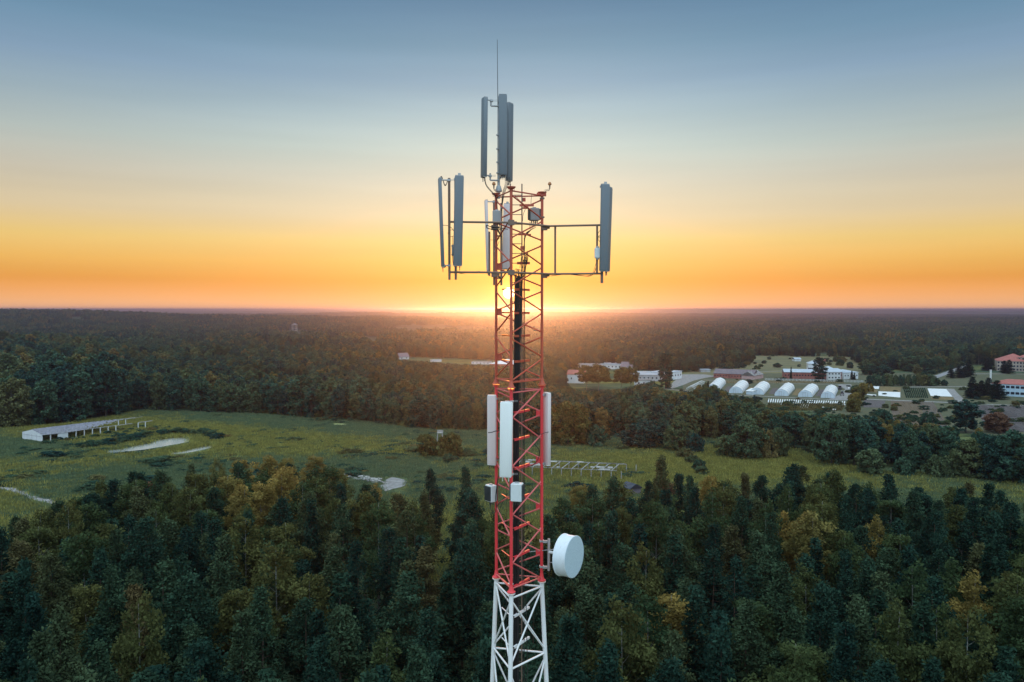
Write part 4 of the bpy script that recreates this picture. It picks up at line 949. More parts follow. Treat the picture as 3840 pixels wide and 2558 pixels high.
# ------------------------------------------------------------------ buildings
M_wwall = mat_noise('white_wall', (.60, .62, .64), (.70, .71, .72), .4, .85)
M_gwall = mat_noise('grey_wall', (.34, .34, .36), (.44, .44, .46), .4, .85)
M_brick = mat_noise('red_brick', (.26, .09, .075), (.36, .14, .12), .5, .9)
M_pink = mat_noise('pink_wall', (.48, .30, .29), (.55, .36, .34), .4, .85)
M_blue = mat_noise('blue_wall', (.42, .58, .72), (.50, .64, .76), .3, .8)
M_beige = mat_noise('beige_wall', (.38, .31, .27), (.47, .38, .33), .3, .85)
M_metal = mat_noise('metal_roof', (.38, .44, .52), (.46, .52, .60), .3, .4)
M_redroof = mat_noise('red_roof', (.30, .09, .075), (.38, .13, .11), .7, .8)
M_darkroof = mat_noise('dark_roof', (.12, .10, .12), (.18, .15, .17), .6, .8)
M_greyroof = mat_noise('grey_roof', (.30, .30, .33), (.42, .42, .46), .15, .8)
M_timber = mat_noise('grey_timber', (.24, .23, .22), (.36, .35, .34), 1, .9)
M_slate = mat_noise('old_slate', (.13, .13, .17), (.26, .26, .32), 1.5, .7)
M_glassd, n, l, b = newmat('window_glass'); b.inputs['Base Color'].default_value = (.02, .025, .035, 1); b.inputs['Roughness'].default_value = .1
def block(e, a, b_, depth, h, roof, rh, wm, rm, win=(0, 0), z0=0, wh=1.3, ww=1.1, over=.4, z1=None, side=None):
    """walls from a to b (front foot line), reaching back by depth; roof 'flat', 'gable' or 'hip'"""
    a = Vector((a[0], a[1], z0)); b_ = Vector((b_[0], b_[1], z0)); L_ = (b_-a).length; u = (b_-a)/L_; v = Vector((-u.y, u.x, 0)); Z = Vector((0, 0, 1))
    q = lambda s, t, z: a+u*s+v*t+Z*z
    mb = MB(); mb.poly([q(0, 0, h), q(L_, 0, h), q(L_, depth, h), q(0, depth, h)], h)
    if roof == 'gable':
        for s in (0, L_): mb.add([q(s, 0, h), q(s, depth, h), q(s, depth/2, h+rh*.97)], [(0, 1, 2)])
    mb.build('wall', wm, e)
    o = over; mb = MB()
    if roof == 'flat': mb.poly([q(-o, -o, h+.25), q(L_+o, -o, h+.25), q(L_+o, depth+o, h+.25), q(-o, depth+o, h+.25)], .24)
    else:
        s0, s1 = (-o, L_+o); r0, r1 = (s0, s1) if roof == 'gable' else (min(depth/2, L_/2-.5), L_-min(depth/2, L_/2-.5)); hz = h-.05
        E = [q(s0, -o, hz), q(s1, -o, hz), q(s1, depth+o, hz), q(s0, depth+o, hz), q(r0, depth/2, h+rh), q(r1, depth/2, h+rh)]
        E2 = [p+Z*.16 for p in E]
        mb.add(E+E2, [(6, 7, 11, 10), (8, 9, 10, 11), (6, 10, 9), (7, 8, 11), (0, 4, 5, 1), (2, 5, 4, 3), (0, 3, 4), (1, 5, 2), (0, 1, 7, 6), (1, 2, 8, 7), (2, 3, 9, 8), (3, 0, 6, 9)])
    mb.build('roof', rm, e)
    nx, ny = win
    for j in range(ny):
        for i in range(nx):
            c = q(L_*(i+.5)/nx, -.03, h*(j+.55)/ny); M = Matrix((u, v, Z)).transposed(); mb = MB(); mb.box(c, (ww, .10, wh), M); mb.build('window', M_glassd, e)
    if side:
        for j in range(ny):
            for i in range(side):
                for s in ((L_+.03),):
                    c = q(s, depth*(i+.5)/side, h*(j+.55)/ny); mb = MB(); mb.box(c, (.10, ww, wh), Matrix((u, v, Z)).transposed()); mb.build('window', M_glassd, e)
def bld(name, lab, cat, p, grp=None): return thing(name, G(*p)+(0,), lab, cat, grp)
e = bld('school_building', 'long brick and white building with a pale metal roof behind the polytunnels', 'building', (3080, 1421))
block(e, G(2941, 1420), G(3112, 1423), 14, 5.2, 'gable', 2.0, M_brick, M_metal, (16, 1), wh=1.0)
block(e, G(3030, 1404), G(3078, 1405), 16, 9.0, 'hip', 2.4, M_wwall, M_metal, (8, 1), wh=1.2)
block(e, G(3104, 1424), G(3152, 1424), 24, 6.0, 'hip', 3.6, M_wwall, M_metal, (4, 2), wh=1.1)
block(e, G(3130, 1423), G(3165, 1422), 16, 5.8, 'gable', 2.2, M_pink, M_metal, (5, 1), wh=.8)
block(e, G(3164, 1423), G(3218, 1421), 18, 5.2, 'hip', 1.8, M_wwall, M_metal, (5, 1), wh=1.0)
mb = MB(); c = Vector(G(3090, 1404)+(11.5,)); mb.box(c, (1.6, 1.6, 3)); mb.build('chimney', M_brick, e)
e = bld('long_barn', 'long low barn with a brown roof and pale gable end, left of the school', 'barn', (2760, 1418)); block(e, G(2676, 1417), G(2826, 1423), 16, 3.6, 'gable', 3.2, M_brick, M_darkroof, (14, 1), wh=.7)
block(e, G(2826, 1424), G(2862, 1418), 10, 3.0, 'gable', 3.0, M_pink, M_path)
e = bld('white_hall', 'white blocky hall behind the dark poplar', 'building', (2533, 1424)); block(e, G(2508, 1427), G(2557, 1420), 16, 6.0, 'flat', 0, M_wwall, M_metal, (5, 1))
e = bld('grey_hall', 'long grey flat-roofed hall between the birch clump and the poplar', 'building', (2440, 1428)); block(e, G(2378, 1430), G(2500, 1430), 38, 4.6, 'flat', 0, M_gwall, M_greyroof, (8, 1)); block(e, G(2386, 1452), G(2443, 1452), 10, 5.0, 'flat', 0, M_wwall, M_path, (3, 1))
e = bld('white_gable_house', 'white-walled house with a reddish roof left of the birch clump', 'house', (2155, 1436)); block(e, G(2127, 1437), G(2190, 1438), 18, 6.6, 'gable', 2.6, M_wwall, M_redroof, (2, 1), ww=.8)
e = bld('low_white_building', 'low white building with a bright flat roof behind the birch clump', 'building', (2260, 1380)); block(e, G(2168, 1387), G(2233, 1387), 20, 4.8, 'flat', 0, M_gwall, M_greyroof, (6, 1)); block(e, G(2196, 1383), G(2330, 1385), 26, 4.2, 'flat', 0, M_wwall, M_metal, (10, 1), over=.6)
e = bld('dark_roof_barn', 'barn with a purplish grey roof right of the low white building', 'barn', (2355, 1386)); block(e, G(2328, 1387), G(2384, 1388), 22, 2.8, 'gable', 3.8, M_wwall, M_darkroof)
e = bld('far_cottage', 'dark grey roofed cottage among the trees left of the tower', 'house', (1516, 1346)); block(e, G(1498, 1348), G(1534, 1347), 12, 2.4, 'gable', 4.2, M_wwall, M_darkroof, (2, 1))
e = bld('low_shed', 'low white shed among trees, right of the dark roofed cottage', 'shed', (1640, 1356)); block(e, G(1620, 1358), G(1656, 1357), 6, 2.0, 'flat', 0, M_wwall, M_metal)
e = bld('low_shed', 'row of low white sheds close to the left side of the tower', 'shed', (1800, 1362)); block(e, G(1768, 1366), G(1836, 1367), 10, 2.4, 'flat', 0, M_wwall, M_path, (5, 1), wh=.6)
e = bld('bright_roof_hall', 'hall with a bright white gable roof right behind the tower', 'building', (1880, 1374)); block(e, G(1836, 1375), G(1930, 1378), 26, 2.8, 'hip', 4.0, M_redroof, M_fleece)
e = bld('hospital_building', 'big beige building with a red hip roof at the upper right edge', 'building', (3790, 1388)); block(e, G(3738, 1391), G(3870, 1395), 26, 9.0, 'hip', 6.0, M_beige, M_redroof, (11, 3), wh=1.5, ww=1.3); block(e, G(3815, 1392), G(3900, 1397), 14, 12.5, 'hip', 4.0, M_beige, M_redroof, (6, 4), wh=1.5, ww=1.3)
e = bld('blue_building', 'pale blue two-storey building with a red roof at the right edge', 'building', (3790, 1484)); block(e, G(3716, 1482), G(3880, 1492), 16, 7.6, 'hip', 2.6, M_blue, M_redroof, (9, 2), wh=1.5, ww=2.0)
mb = MB(); c = G(3714, 1445); mb.box((c[0], c[1], 5.5), (.9, .9, 11)); mb.box((c[0], c[1], 11.1), (1.2, 1.2, .3)); tag(mb.build('white_chimney', M_wwall, None, origin=c+(0,)), 'slim white chimney stack left of the blue building', 'chimney')
e = bld('field_shed', 'tiny pale shed in the meadow behind the school', 'shed', (2992, 1354)); block(e, G(2980, 1355), G(3004, 1355), 8, 2.4, 'gable', 1.2, M_wwall, M_metal)
e = bld('field_shed', 'low pale shelter behind the long barn', 'shed', (2646, 1394)); block(e, G(2628, 1396), G(2664, 1396), 8, 2.2, 'flat', 0, M_gwall, M_metal)
e = bld('meadow_hut', 'small dark blue hut roof among the pines at the meadow edge', 'hut', (2348, 1850)); block(e, G(2332, 1852), G(2362, 1862), 4, 2.2, 'gable', 1.2, M_darkroof, mat_noise('blue_black_roof', (.03, .04, .06), (.05, .06, .08), 1, .8))
# polytunnels
M_poly, n, l, b = newmat('tunnel_film'); b.inputs['Base Color'].default_value = (.80, .82, .84, 1); b.inputs['Roughness'].default_value = .35; b.inputs['Transmission Weight'].default_value = .12; b.inputs['IOR'].default_value = 1.2
M_polye, n, l, b = newmat('tunnel_end_film'); b.inputs['Base Color'].default_value = (.60, .68, .76, 1); b.inputs['Roughness'].default_value = .4
def tunnel(xl, xr, yb, dx, dy, lab, bare=False, hh=None):
    A, B = Vector(G(xl, yb)+(0,)), Vector(G(xr, yb+1.5)+(0,)); W = (B-A).length; c = (A+B)/2; u = (B-A)/W; far_ = Vector(G((xl+xr)/2+dx, yb-dy)+(0,)); ln_ = (far_-c); Hh = hh or W*.50
    e = thing('polytunnel', c, lab, 'greenhouse', 'polytunnels in a row'); n_ = 14; Z = Vector((0, 0, 1))
    arc = [(-math.cos(math.pi*i/n_)*W/2*(1 if 0 < i < n_ else 1), (math.sin(math.pi*i/n_)**.8)*Hh) for i in range(n_+1)]
    arc[n_//2] = (0, Hh*1.06)
    if not bare:
        mb = MB(); V = [c+u*x+Z*z for x, z in arc]+[far_+u*x+Z*z for x, z in arc]; mb.add(V, [(i, i+1, n_+2+i, n_+1+i) for i in range(n_)]); mb.build('cover', M_poly, e, False)
        mb = MB(); mb.add([c+u*x+Z*z for x, z in arc], [tuple(range(n_+1))]); mb.add([far_+u*x+Z*z for x, z in arc], [tuple(range(n_+1))]); mb.build('end_wall', M_polye, e)
        mb = MB(); dn = Vector((u.y, -u.x, 0))
        for s in (-1.4, 0, 1.4): mb.box(c+u*s+dn*.08+Z*1.4, (.12, .12, 2.8))
        mb.box(c+dn*.08+Z*2.9, (3.2, .12, .15)); mb.box(c+dn*.06+Z*2.9, (W*.9, .08, .10)); mb.build('door_frame', M_gwall, e)
    mb = MB(); k = 12 if bare else 5
    for j in range(k+1):
        o_ = c+ln_*(j/k) if bare else c+ln_*(j/k); sc_ = 1.0 if bare else 1.012
        mb.tube([o_+u*x*sc_+Z*z*sc_ for x, z in arc], .10 if bare else .07, 4)
    if bare:
        for i in (2, 5, 7, 9, 12): mb.bar(c+u*arc[i][0]+Z*arc[i][1], far_+u*arc[i][0]+Z*arc[i][1], .10, 4)
    mb.build('hoops', M_wwall if bare else M_metal, e)
    return e
tunnel(2572, 2606, 1466, 44, 22, 'bare hooped tunnel frame without its cover, leftmost of the tunnels', True)
labs = ['first covered white polytunnel right of the bare frame', 'second covered white polytunnel from the bare frame', 'third covered white polytunnel, with a low lean-to at its left', 'fourth covered white polytunnel, in the middle of the row', 'white polytunnel second from the yard, next to last of the row', 'white polytunnel beside the paved yard, last of the row']
for (a, b_, y), lb in zip(((2650, 2698, 1464), (2734, 2784, 1474), (2812, 2864, 1479), (2905, 2956, 1484), (2993, 3046, 1488), (3078, 3130, 1492)), labs): tunnel(a, b_, y, 26 if a < 3000 else 14, 26, lb)
e = thing('lean_to', G(2808, 1478)+(0,), 'low white lean-to left of the third covered polytunnel', 'shed'); block(e, G(2798, 1479), G(2822, 1481), 14, 2.2, 'gable', 1.2, M_polye, M_poly)
# fence in front of the school
e = thing('picket_fence', G(3050, 1432)+(0,), 'long fence of pale posts in front of the school', 'fence')
for i in range(70):
    x = 2870+i*5.3; a = Vector(G(x, 1427+(x-2870)*.022)+(0,)); mb = MB(); mb.box(a+Vector((0, 0, .9)), (.28, .2, 1.8)); mb.build('post', M_wwall, e)
a = Vector(G(2868, 1427)+(.9,)); b_ = Vector(G(3238, 1435)+(.9,)); mb = MB(); mb.bar(a, b_, .06, 4); mb.bar(a+Vector((0, 0, .6)), b_+Vector((0, 0, .6)), .06, 4); mb.build('rail', M_gwall, e)
# two tractors by the tunnels
for px, py, rz, lab in ((3146, 1462, .4, 'dark tractor parked on the yard behind the last polytunnel'), (3158, 1484, 1.2, 'dark trailer tractor on the yard beside the last polytunnel')):
    c = G(px, py); e = thing('tractor', c+(0,), lab, 'tractor', 'tractors on the nursery yard', 0)
    M = Matrix.Rotation(rz, 3, 'Z'); o_ = Vector(c+(0,)); T = lambda x, y, z: o_+M @ Vector((x, y, z))
    mb = MB(); mb.bevbox(T(-1.2, 0, 1.4), (2.2, .9, .9), .1, M); mb.build('bonnet', M_darkroof, e)
    mb = MB(); mb.bevbox(T(.8, 0, 2.0), (1.5, 1.5, 1.7), .12, M); mb.build('cab', M_glassd, e)
    mb = MB(); mb.box(T(.8, 0, 2.9), (1.8, 1.7, .14), M); mb.build('cab_roof', M_gwall, e)
    for x, y, r_ in ((.9, .95, .85), (.9, -.95, .85), (-1.7, .8, .5), (-1.7, -.8, .5)):
        mb = MB(); mb.lathe(T(x, y-.18, r_), M @ Vector((0, 1, 0)), [(r_*.8, 0), (r_, .06), (r_, .3), (r_*.8, .36)], 16); mb.build('wheel', M_fin, e)
# ------------------------------------------------------------------ ruined barn at the left
A = Vector(G(84, 1650)+(0,)); B = Vector(G(157, 1662)+(0,)); u = (B-A).normalized(); W = (B-A).length; D_ = Vector(G(572, 1606)+(0,)); ax_ = (D_-B); LN = ax_.length; v = ax_.normalized(); Z = Vector((0, 0, 1))
e = thing('ruined_barn', (A+B)/2, 'long half-ruined open barn with patchy slate roof and white gable in the left meadow', 'barn')
hw, hr = 3.4, 5.0
q = lambda s, t, z: A+u*s+v*t+Z*z
mb = MB()
for t0, t1 in ((0, .35),): mb.add([q(s, t, z) for t in (t0, t1) for s, z in ((0, 0), (W, 0), (W, hw), (W/2, hr), (0, hw))], [(0, 1, 2, 3, 4), (9, 8, 7, 6, 5)]+[(i, i+5, (i+1) % 5+5, (i+1) % 5) for i in range(5)])
mb.build('gable_wall', M_wwall, e)
mb = MB(); 
for s in (.25, .5, .75): mb.box(q(W*s, -.03, 1.6), (.12, .06, 3.0), Matrix((u, v, Z)).transposed())
mb.box(q(W*.5, -.05, 2.6), (W*.98, .06, .14), Matrix((u, v, Z)).transposed()); mb.build('wall_batten', M_gwall, e)
mb = MB(); mb.box(q(W, 8.5, 1.6), (.3, 4.2, 3.2), Matrix((u, v, Z)).transposed()); mb.build('side_wall', M_wwall, e)
r = np.random.RandomState(3); mb = MB(); NT = 90; RL = LN*.74; NR = 12
for side_ in (0, 1):
    for i in range(NT):
        for j in range(NR):
            t = i/NT; hole = max(0, (t-.45))*1.1*(1 if side_ == 1 else .6)
            if (side_ == 1 and t > .5 and j > NR-2-int((t-.5)*16)+r.randint(-1, 2)) or r.rand() < hole*.35: continue
            if t > .86 and r.rand() < (t-.8)*3.2: continue
            f0, f1 = j/NR, (j+1)/NR; x = lambda f: W/2+(1 if side_ else -1)*(W/2+.4)*f
            zz = lambda f: hr+.15-(hr-hw+.25)*f; dzz = r.uniform(0, .10); sag = -.25*math.sin(t*7)*f1
            mb.add([q(x(f0), RL*t, zz(f0)+dzz+sag), q(x(f0), RL*(t+1/NT), zz(f0)+dzz+sag), q(x(f1), RL*(t+1/NT), zz(f1)+dzz+sag), q(x(f1), RL*t, zz(f1)+dzz+sag)], [(0, 1, 2, 3)])
mb.build('slate_roof', M_slate, e)
for s in (W, 0):
    for i in range(1, 14):
        t = LN*i/14
        if 6 < t < 11 and s == W: continue
        if i in (10, 11): continue
        mb = MB(); mb.box(q(s, t, hw/2), (.3, .3, hw)); mb.build('post', M_wwall, e)
mb = MB(); mb.bar(q(W, 0, hw), q(W, LN*.80, hw), .14, 4); mb.bar(q(W, LN*.86, hw+.1), q(W, LN, hw+.1), .16, 4); mb.bar(q(0, 0, hw), q(0, LN*.9, hw), .14, 4)
for i in range(2, 15): mb.bar(q(0, LN*i/14, hw), q(W/2, LN*i/14, hr-.1), .09, 4); 
mb.bar(q(W/2, 0, hr-.15), q(W/2, LN*.93, hr-.15), .12, 4); mb.build('roof_beam', M_gwall, e)
# ------------------------------------------------------------------ bare truss frame right of the tower
e = thing('timber_frame', G(2150, 1790)+(0,), 'bare grey roof trusses on posts standing in the meadow right of the tower', 'frame')
A = Vector(G(2080, 1790)+(0,)); B = Vector(G(2330, 1802)+(0,)); u = (B-A); LN = u.length; u = u/LN; v = (Vector((-u.y, u.x, 0))+u*.32); W = 12; hw, hr = 3.0, 4.1; A = A-u*14; LN = LN+14
q = lambda s, t, z: A+u*s+v*t+Z*z
NB = 11
for i in range(NB+1):
    s = LN*i/NB
    if i <= NB-1:
        mb = MB(); mb.box(q(s, 0, hw), (.16, .16, .16)); mb.bar(q(s, 0, hw), q(s, W/2, hr), .15, 4); mb.bar(q(s, W, hw), q(s, W/2, hr), .15, 4)
        mb.build('truss', M_timber, e)
    for t in (0, W): mb = MB(); mb.box(q(s, t, hw/2), (.26, .26, hw)); mb.build('post', M_timber, e)
mb = MB(); mb.bar(q(0, 0, hw+.1), q(LN*.96, 0, hw+.1), .12, 4); mb.bar(q(0, W, hw+.1), q(LN*.9, W, hw+.1), .12, 4); mb.bar(q(0, W/2, hr+.1), q(LN*.6, W/2, hr+.1), .1, 4); mb.build('purlin', M_timber, e)
mb = MB(); r = np.random.RandomState(9)
for i in range(24):
    s = r.uniform(0, LN*.9); t = r.uniform(0, W); z = hr-(abs(t-W/2)/(W/2))*(hr-hw)+.2
    mb.box(q(s, t, z), (r.uniform(1, 3.5), r.uniform(.5, 1.2), .05), Matrix.Rotation(math.atan2(u.y, u.x), 3, 'Z') @ Matrix.Rotation((.33 if t < W/2 else -.33), 3, 'X'))
mb.build('roof_boards', M_timber, e)
# rubble heap ------------------------------------------------------------
r = np.random.RandomState(5)
mb = MB()
for i in range(150):
    f = r.rand(); px = 1292+135*f; py = 1788+22*f+r.uniform(-7, 9); c = Vector(G(px, py)+(r.uniform(.1, .9),)); s = r.uniform(.4, 2.2)
    mb.box(c, (s, s*r.uniform(.15, .6), r.uniform(.05, .5)), Matrix.Rotation(r.uniform(0, 6), 3, 'Z') @ Matrix.Rotation(r.uniform(-.4, .4), 3, 'X'))
tag(mb.build('rubble', M_timber), 'grey heap of broken slabs and timber behind the golden birches', 'rubble', None, 'stuff')
# observation tower far left ------------------------------------------------
c = Vector(G(1105, 1266)+(float(hgt(*G(1105, 1266))),)); e = thing('lookout_tower', c, 'distant open lookout tower with five decks above the left woods', 'tower'); s_ = (G(1105, 1266)[1])/F; wd = 15*s_; H = 48*s_
for dx, dy in ((-1, -1), (1, -1), (1, 1), (-1, 1)): mb = MB(); mb.box(c+Vector((dx*wd/2, dy*wd/2, H/2)), (.6, .6, H)); mb.build('post', M_gwall, e)
for i in range(1, 8): mb = MB(); mb.box(c+Vector((0, 0, H*i/7.3)), (wd*1.1, wd*1.1, .45)); mb.build('deck', M_gwall, e)
mb = MB(); mb.add([c+Vector((x, y, H)) for x, y in ((-wd*.7, -wd*.7), (wd*.7, -wd*.7), (wd*.7, wd*.7), (-wd*.7, wd*.7))]+[c+Vector((0, 0, H+3))], [(0, 1, 4), (1, 2, 4), (2, 3, 4), (3, 0, 4), (0, 3, 2, 1)]); mb.build('roof', M_darkroof, e)
c = Vector(G(1650, 1668)+(0,)); e = thing('hunting_stand', c, 'small pale raised stand between the two round willows', 'hunting stand')
for dx, dy in ((-1, -1), (1, -1), (1, 1), (-1, 1)): mb = MB(); mb.bar(c+Vector((dx*1.3, dy*1.3, 0)), c+Vector((dx*.9, dy*.9, 4.6)), .12, 4); mb.build('leg', M_greyroof, e)
mb = MB(); mb.box(c+Vector((0, 0, 4.9)), (2.4, 2.0, .2)); mb.box(c+Vector((0, 1, 5.4)), (2.4, .1, 1)); mb.build('platform', M_timber, e)
# ------------------------------------------------------------------ single bushes and trees of the meadow and the nursery
BR = [dict(crown=p['crown'], trunk=p['trunk'], h=p['h']) for p in BUSHES]
M_olive = mat_leaf('olive_leaves', [(0, (.085, .082, .028)), (1, (.11, .09, .03))], .12)
OLV = recolour(BUSHES, M_olive); M_brn = mat_leaf('brown_leaves', [(0, (.13, .075, .05)), (1, (.11, .07, .045))], .3); BRN = recolour(BUSHES, M_brn); ODEC = recolour(DECS, M_olive); ODOM = recolour(DOMEP, M_olive); OCL = recolour(CLUMP, M_olive); GDEC = recolour(DECS, M_gold)
CR = {id(BUSHES[0]): 4.3}
def bush(px, base, top, wpx, lab, pr=None, kind='shrub', cat='shrub', grp=None, i=None):
    x, y = G(px, base); d = y/CP; s = math.hypot(1, 0)*y/F; h = (base-top)*y/F*1.04; pr = pr or BR
    if pr is DECS and i is None and wpx > .7*(base-top): pr = DOMEP
    if pr is ODEC and wpx > .7*(base-top): pr = ODOM
    p = pr[i if i is not None else rng.randint(len(pr))]
    vs = p['crown'].vertices; 
    key = p['crown'].name
    if key not in _ext: a = np.empty(len(vs)*3, np.float32); vs.foreach_get('co', a); a = a.reshape(-1, 3); _ext[key] = (float(np.percentile(np.abs(a[:, 0]), 98)), float(np.percentile(a[:, 2], 99.5)))
    ex, ez = _ext[key]; sx = wpx*y/F/2/ex; tree(p, kind, x, y, sx, h/ez, rng.uniform(0, 6.28), lab, cat, grp)
_ext = {}
W_ = 'willow_bush'
bush(1603, 1716, 1634, 78, 'left of the two round willow bushes in the open meadow', OLV, W_, 'bush'); bush(1690, 1718, 1630, 80, 'right of the two round willow bushes, the sunlit one', OLV, W_, 'bush')
bush(1682, 1738, 1703, 44, 'low bush in front of the two round willows'); bush(1712, 1730, 1712, 26, 'smallest low bush right in front of the round willows')
bush(1752, 1716, 1682, 34, 'dark bush standing alone between the willows and the tower')
bush(2130, 1672, 1515, 150, 'big rounded tree right of the tower at the meadow edge', ODEC, 'broadleaf_tree', 'tree'); bush(2235, 1676, 1600, 90, 'lower bush leaning on the big rounded tree'); 
bush(2410, 1680, 1578, 160, 'wide dark thicket left of the tall rounded tree right of the tower', DECS, 'broadleaf_tree', 'tree'); bush(2545, 1696, 1568, 100, 'tall rounded tree between the wide thicket and the bush row', DECS, 'broadleaf_tree', 'tree'); bush(2600, 1700, 1628, 70, 'lower shoulder bush right of the tall rounded tree')
bush(2334, 1688, 1667, 40, 'small round bush at the end of the gravel patch')
for px, b_, t, w_, lb in ((2570, 1722, 1686, 60, 'first bush of the short row running down into the meadow'), (2598, 1742, 1710, 50, 'second bush of the short row in the meadow'), (2622, 1768, 1726, 60, 'third bush of the short row, the widest'), (2632, 1785, 1750, 56, 'last dark bush of the short row in the meadow')): bush(px, b_, t, w_, lb)
bush(2800, 1724, 1572, 150, 'broad domed tree at the right meadow edge', DECS, 'broadleaf_tree', 'tree'); bush(2725, 1716, 1640, 110, 'low arching bush left of the broad domed tree'); bush(2870, 1722, 1618, 90, 'leafy bush right of the broad domed tree')
bush(3118, 1745, 1570, 140, 'tall dark domed tree in the right thickets', DECS, 'broadleaf_tree', 'tree'); bush(3520, 1792, 1714, 100, 'round bush standing alone in the narrow right meadow', None, 'shrub', 'shrub', None, 0)
bush(3330, 1740, 1665, 110, 'brownish topped bush in the right thickets'); bush(3260, 1780, 1690, 120, 'low bush below the brownish topped one'); bush(3390, 1786, 1722, 70, 'small dark bush left of the lone round bush')
for px, b_, t, w_ in ((3640, 1795, 1655, 150), (3720, 1800, 1640, 170), (3800, 1812, 1630, 190), (3560, 1735, 1640, 120), (3460, 1740, 1660, 120), (3480, 1640, 1590, 90), (2880, 1620, 1560, 110), (3000, 1640, 1585, 120), (3240, 1640, 1600, 120), (3380, 1650, 1610, 110), (2920, 1720, 1612, 80)):
    bush(px, b_, t, w_, 'dark leafy tree in the dense right thickets', DECS, 'broadleaf_tree', 'tree', 'trees of the right thickets')
bush(3622, 1622, 1508, 80, 'big dark tree left of the ploughed field', DECS, 'broadleaf_tree', 'tree', None, 1); bush(3735, 1620, 1552, 110, 'round brown bush at the edge of the ploughed field', BRN)
bush(3480, 1600, 1550, 60, 'dark round bush in front of the purplish plot'); bush(3310, 1590, 1538, 56, 'dark conical bush below the golden hedge')
# nursery
bush(2496, 1458, 1328, 46, 'tall dark poplar between the grey hall and the white hall', POPS, 'poplar_tree', 'poplar'); bush(3072, 1430, 1345, 38, 'dark poplar in front of the school', POPS, 'poplar_tree', 'poplar')
for px, b_, t, w_, lb in ((2200, 1462, 1375, 70, 'left'), (2245, 1466, 1372, 80, 'right')): bush(px, b_, t, w_, lb+' one of the big pair of birches before the white buildings', OCL, 'birch_tree', 'birch')
for px, b_, t, w_, lb in ((2330, 1462, 1382, 54, 'left'), (2365, 1464, 1380, 50, 'right')): bush(px, b_, t, w_, lb+' one of the small pair of birches before the grey hall', OCL, 'birch_tree', 'birch')
bush(2388, 1392, 1352, 30, 'dark round tree right of the purplish barn', DECS, 'broadleaf_tree', 'tree'); bush(2436, 1388, 1343, 34, 'olive round tree between the barn and the poplar', ODEC, 'broadleaf_tree', 'tree')
bush(2420, 1510, 1450, 70, 'golden leafy tree below the grey hall', GDEC, 'broadleaf_tree', 'tree')
for i, (px, b_, t, w_) in enumerate(((3235, 1480, 1438, 40), (3215, 1500, 1455, 44), (3205, 1525, 1475, 44), (3200, 1545, 1498, 46), (3260, 1470, 1440, 34))):
    bush(px, b_, t, w_, 'yellowing tree in the hedge right of the paved yard', OLV if i % 2 else recolour(BUSHES, M_gold), 'hedge_tree', 'tree', 'yellow hedge trees beside the yard')
for i in range(11): bush(3260+i*23, 1447, 1412-rng.uniform(0, 8), 34, 'dark bush in the row between the plots and the lane', None, 'hedge_shrub', 'shrub', 'bushes in the row behind the plots')
for i in range(16): bush(3462+i*11, 1414-i*3.2, 1398-i*3.2, 22, 'clipped green hedge shrub along the slanting lane', None, 'hedge_shrub', 'shrub', 'hedge along the lane')
for px, b_, t, w_ in ((3566, 1418, 1380, 26), (3596, 1417, 1372, 34), (3632, 1413, 1352, 40), (3615, 1415, 1378, 26)): bush(px, b_, t, w_, 'dark spruce beside the slanting lane', SPRUCES, 'spruce_tree', 'spruce', 'spruces by the lane')
for px, b_, t, w_ in ((3646, 1494, 1416, 46), (3680, 1492, 1430, 40), (3706, 1490, 1420, 44), (3738, 1496, 1430, 60), (3665, 1490, 1440, 40)): bush(px, b_, t, w_, 'dark spruce in front of the pale blue building', SPRUCES, 'spruce_tree', 'spruce', 'spruces before the blue building')
for px, b_, t, w_ in ((3766, 1400, 1355, 30), (3784, 1402, 1352, 32), (3702, 1390, 1345, 34), (3716, 1388, 1350, 26)): bush(px, b_, t, w_, 'dark spruce in front of the red roofed hospital', SPRUCES, 'spruce_tree', 'spruce', 'spruces before the hospital')
for px, b_, t, w_ in ((2966, 1424, 1378, 10), (3194, 1425, 1392, 12), (3204, 1425, 1398, 9)): bush(px, b_, t, w_, 'slim young spruce against the school wall', SPRUCES, 'spruce_tree', 'spruce', 'young spruces at the school')
for px, b_, t, w_ in ((3450, 1385, 1338, 100), (3415, 1392, 1340, 80), (3490, 1382, 1345, 60), (3260, 1405, 1368, 60), (3310, 1408, 1370, 70), (3340, 1365, 1320, 90), (3380, 1362, 1312, 90), (3250, 1390, 1350, 60), (3440, 1405, 1368, 36), (2915, 1378, 1362, 30), (3510, 1446, 1418, 34), (3542, 1447, 1425, 28)):
    bush(px, b_, t, w_, 'dark leafy tree in the park behind the plots', DECS, 'broadleaf_tree', 'tree', 'park trees behind the plots')
# reed and scrub round the ponds
SC = []
for line, n_, s0 in ((([(300, 1684), (400, 1674), (500, 1657), (550, 1640), (650, 1630), (740, 1632), (800, 1640), (820, 1655)], 170, .55), (([(440, 1707), (520, 1703), (590, 1697), (650, 1684), (700, 1675), (780, 1661), (830, 1660)]), 150, .22), (([(170, 1668), (300, 1650), (430, 1632), (560, 1618), (640, 1610)]), 70, .4), (([(1150, 1585), (1230, 1580), (1330, 1582), (1420, 1590)]), 50, .4))):
    for k in range(n_):
        f = rng.rand()*(len(line)-1); i = min(int(f), len(line)-2); px = line[i][0]+(line[i+1][0]-line[i][0])*(f-i)+rng.uniform(-14, 14); py = line[i][1]+(line[i+1][1]-line[i][1])*(f-i)+rng.uniform(-6, 3)
        if inpoly(px, py-1, POND1) or inpoly(px, py-1, POND2) or inpoly(px, py+3, POND1): continue
        x, y = G(px, py); s = s0*rng.uniform(.5, 1.1); SC.append((x, y, -.3, rng.uniform(0, 6.28), s, s*.7, rng.randint(3)))
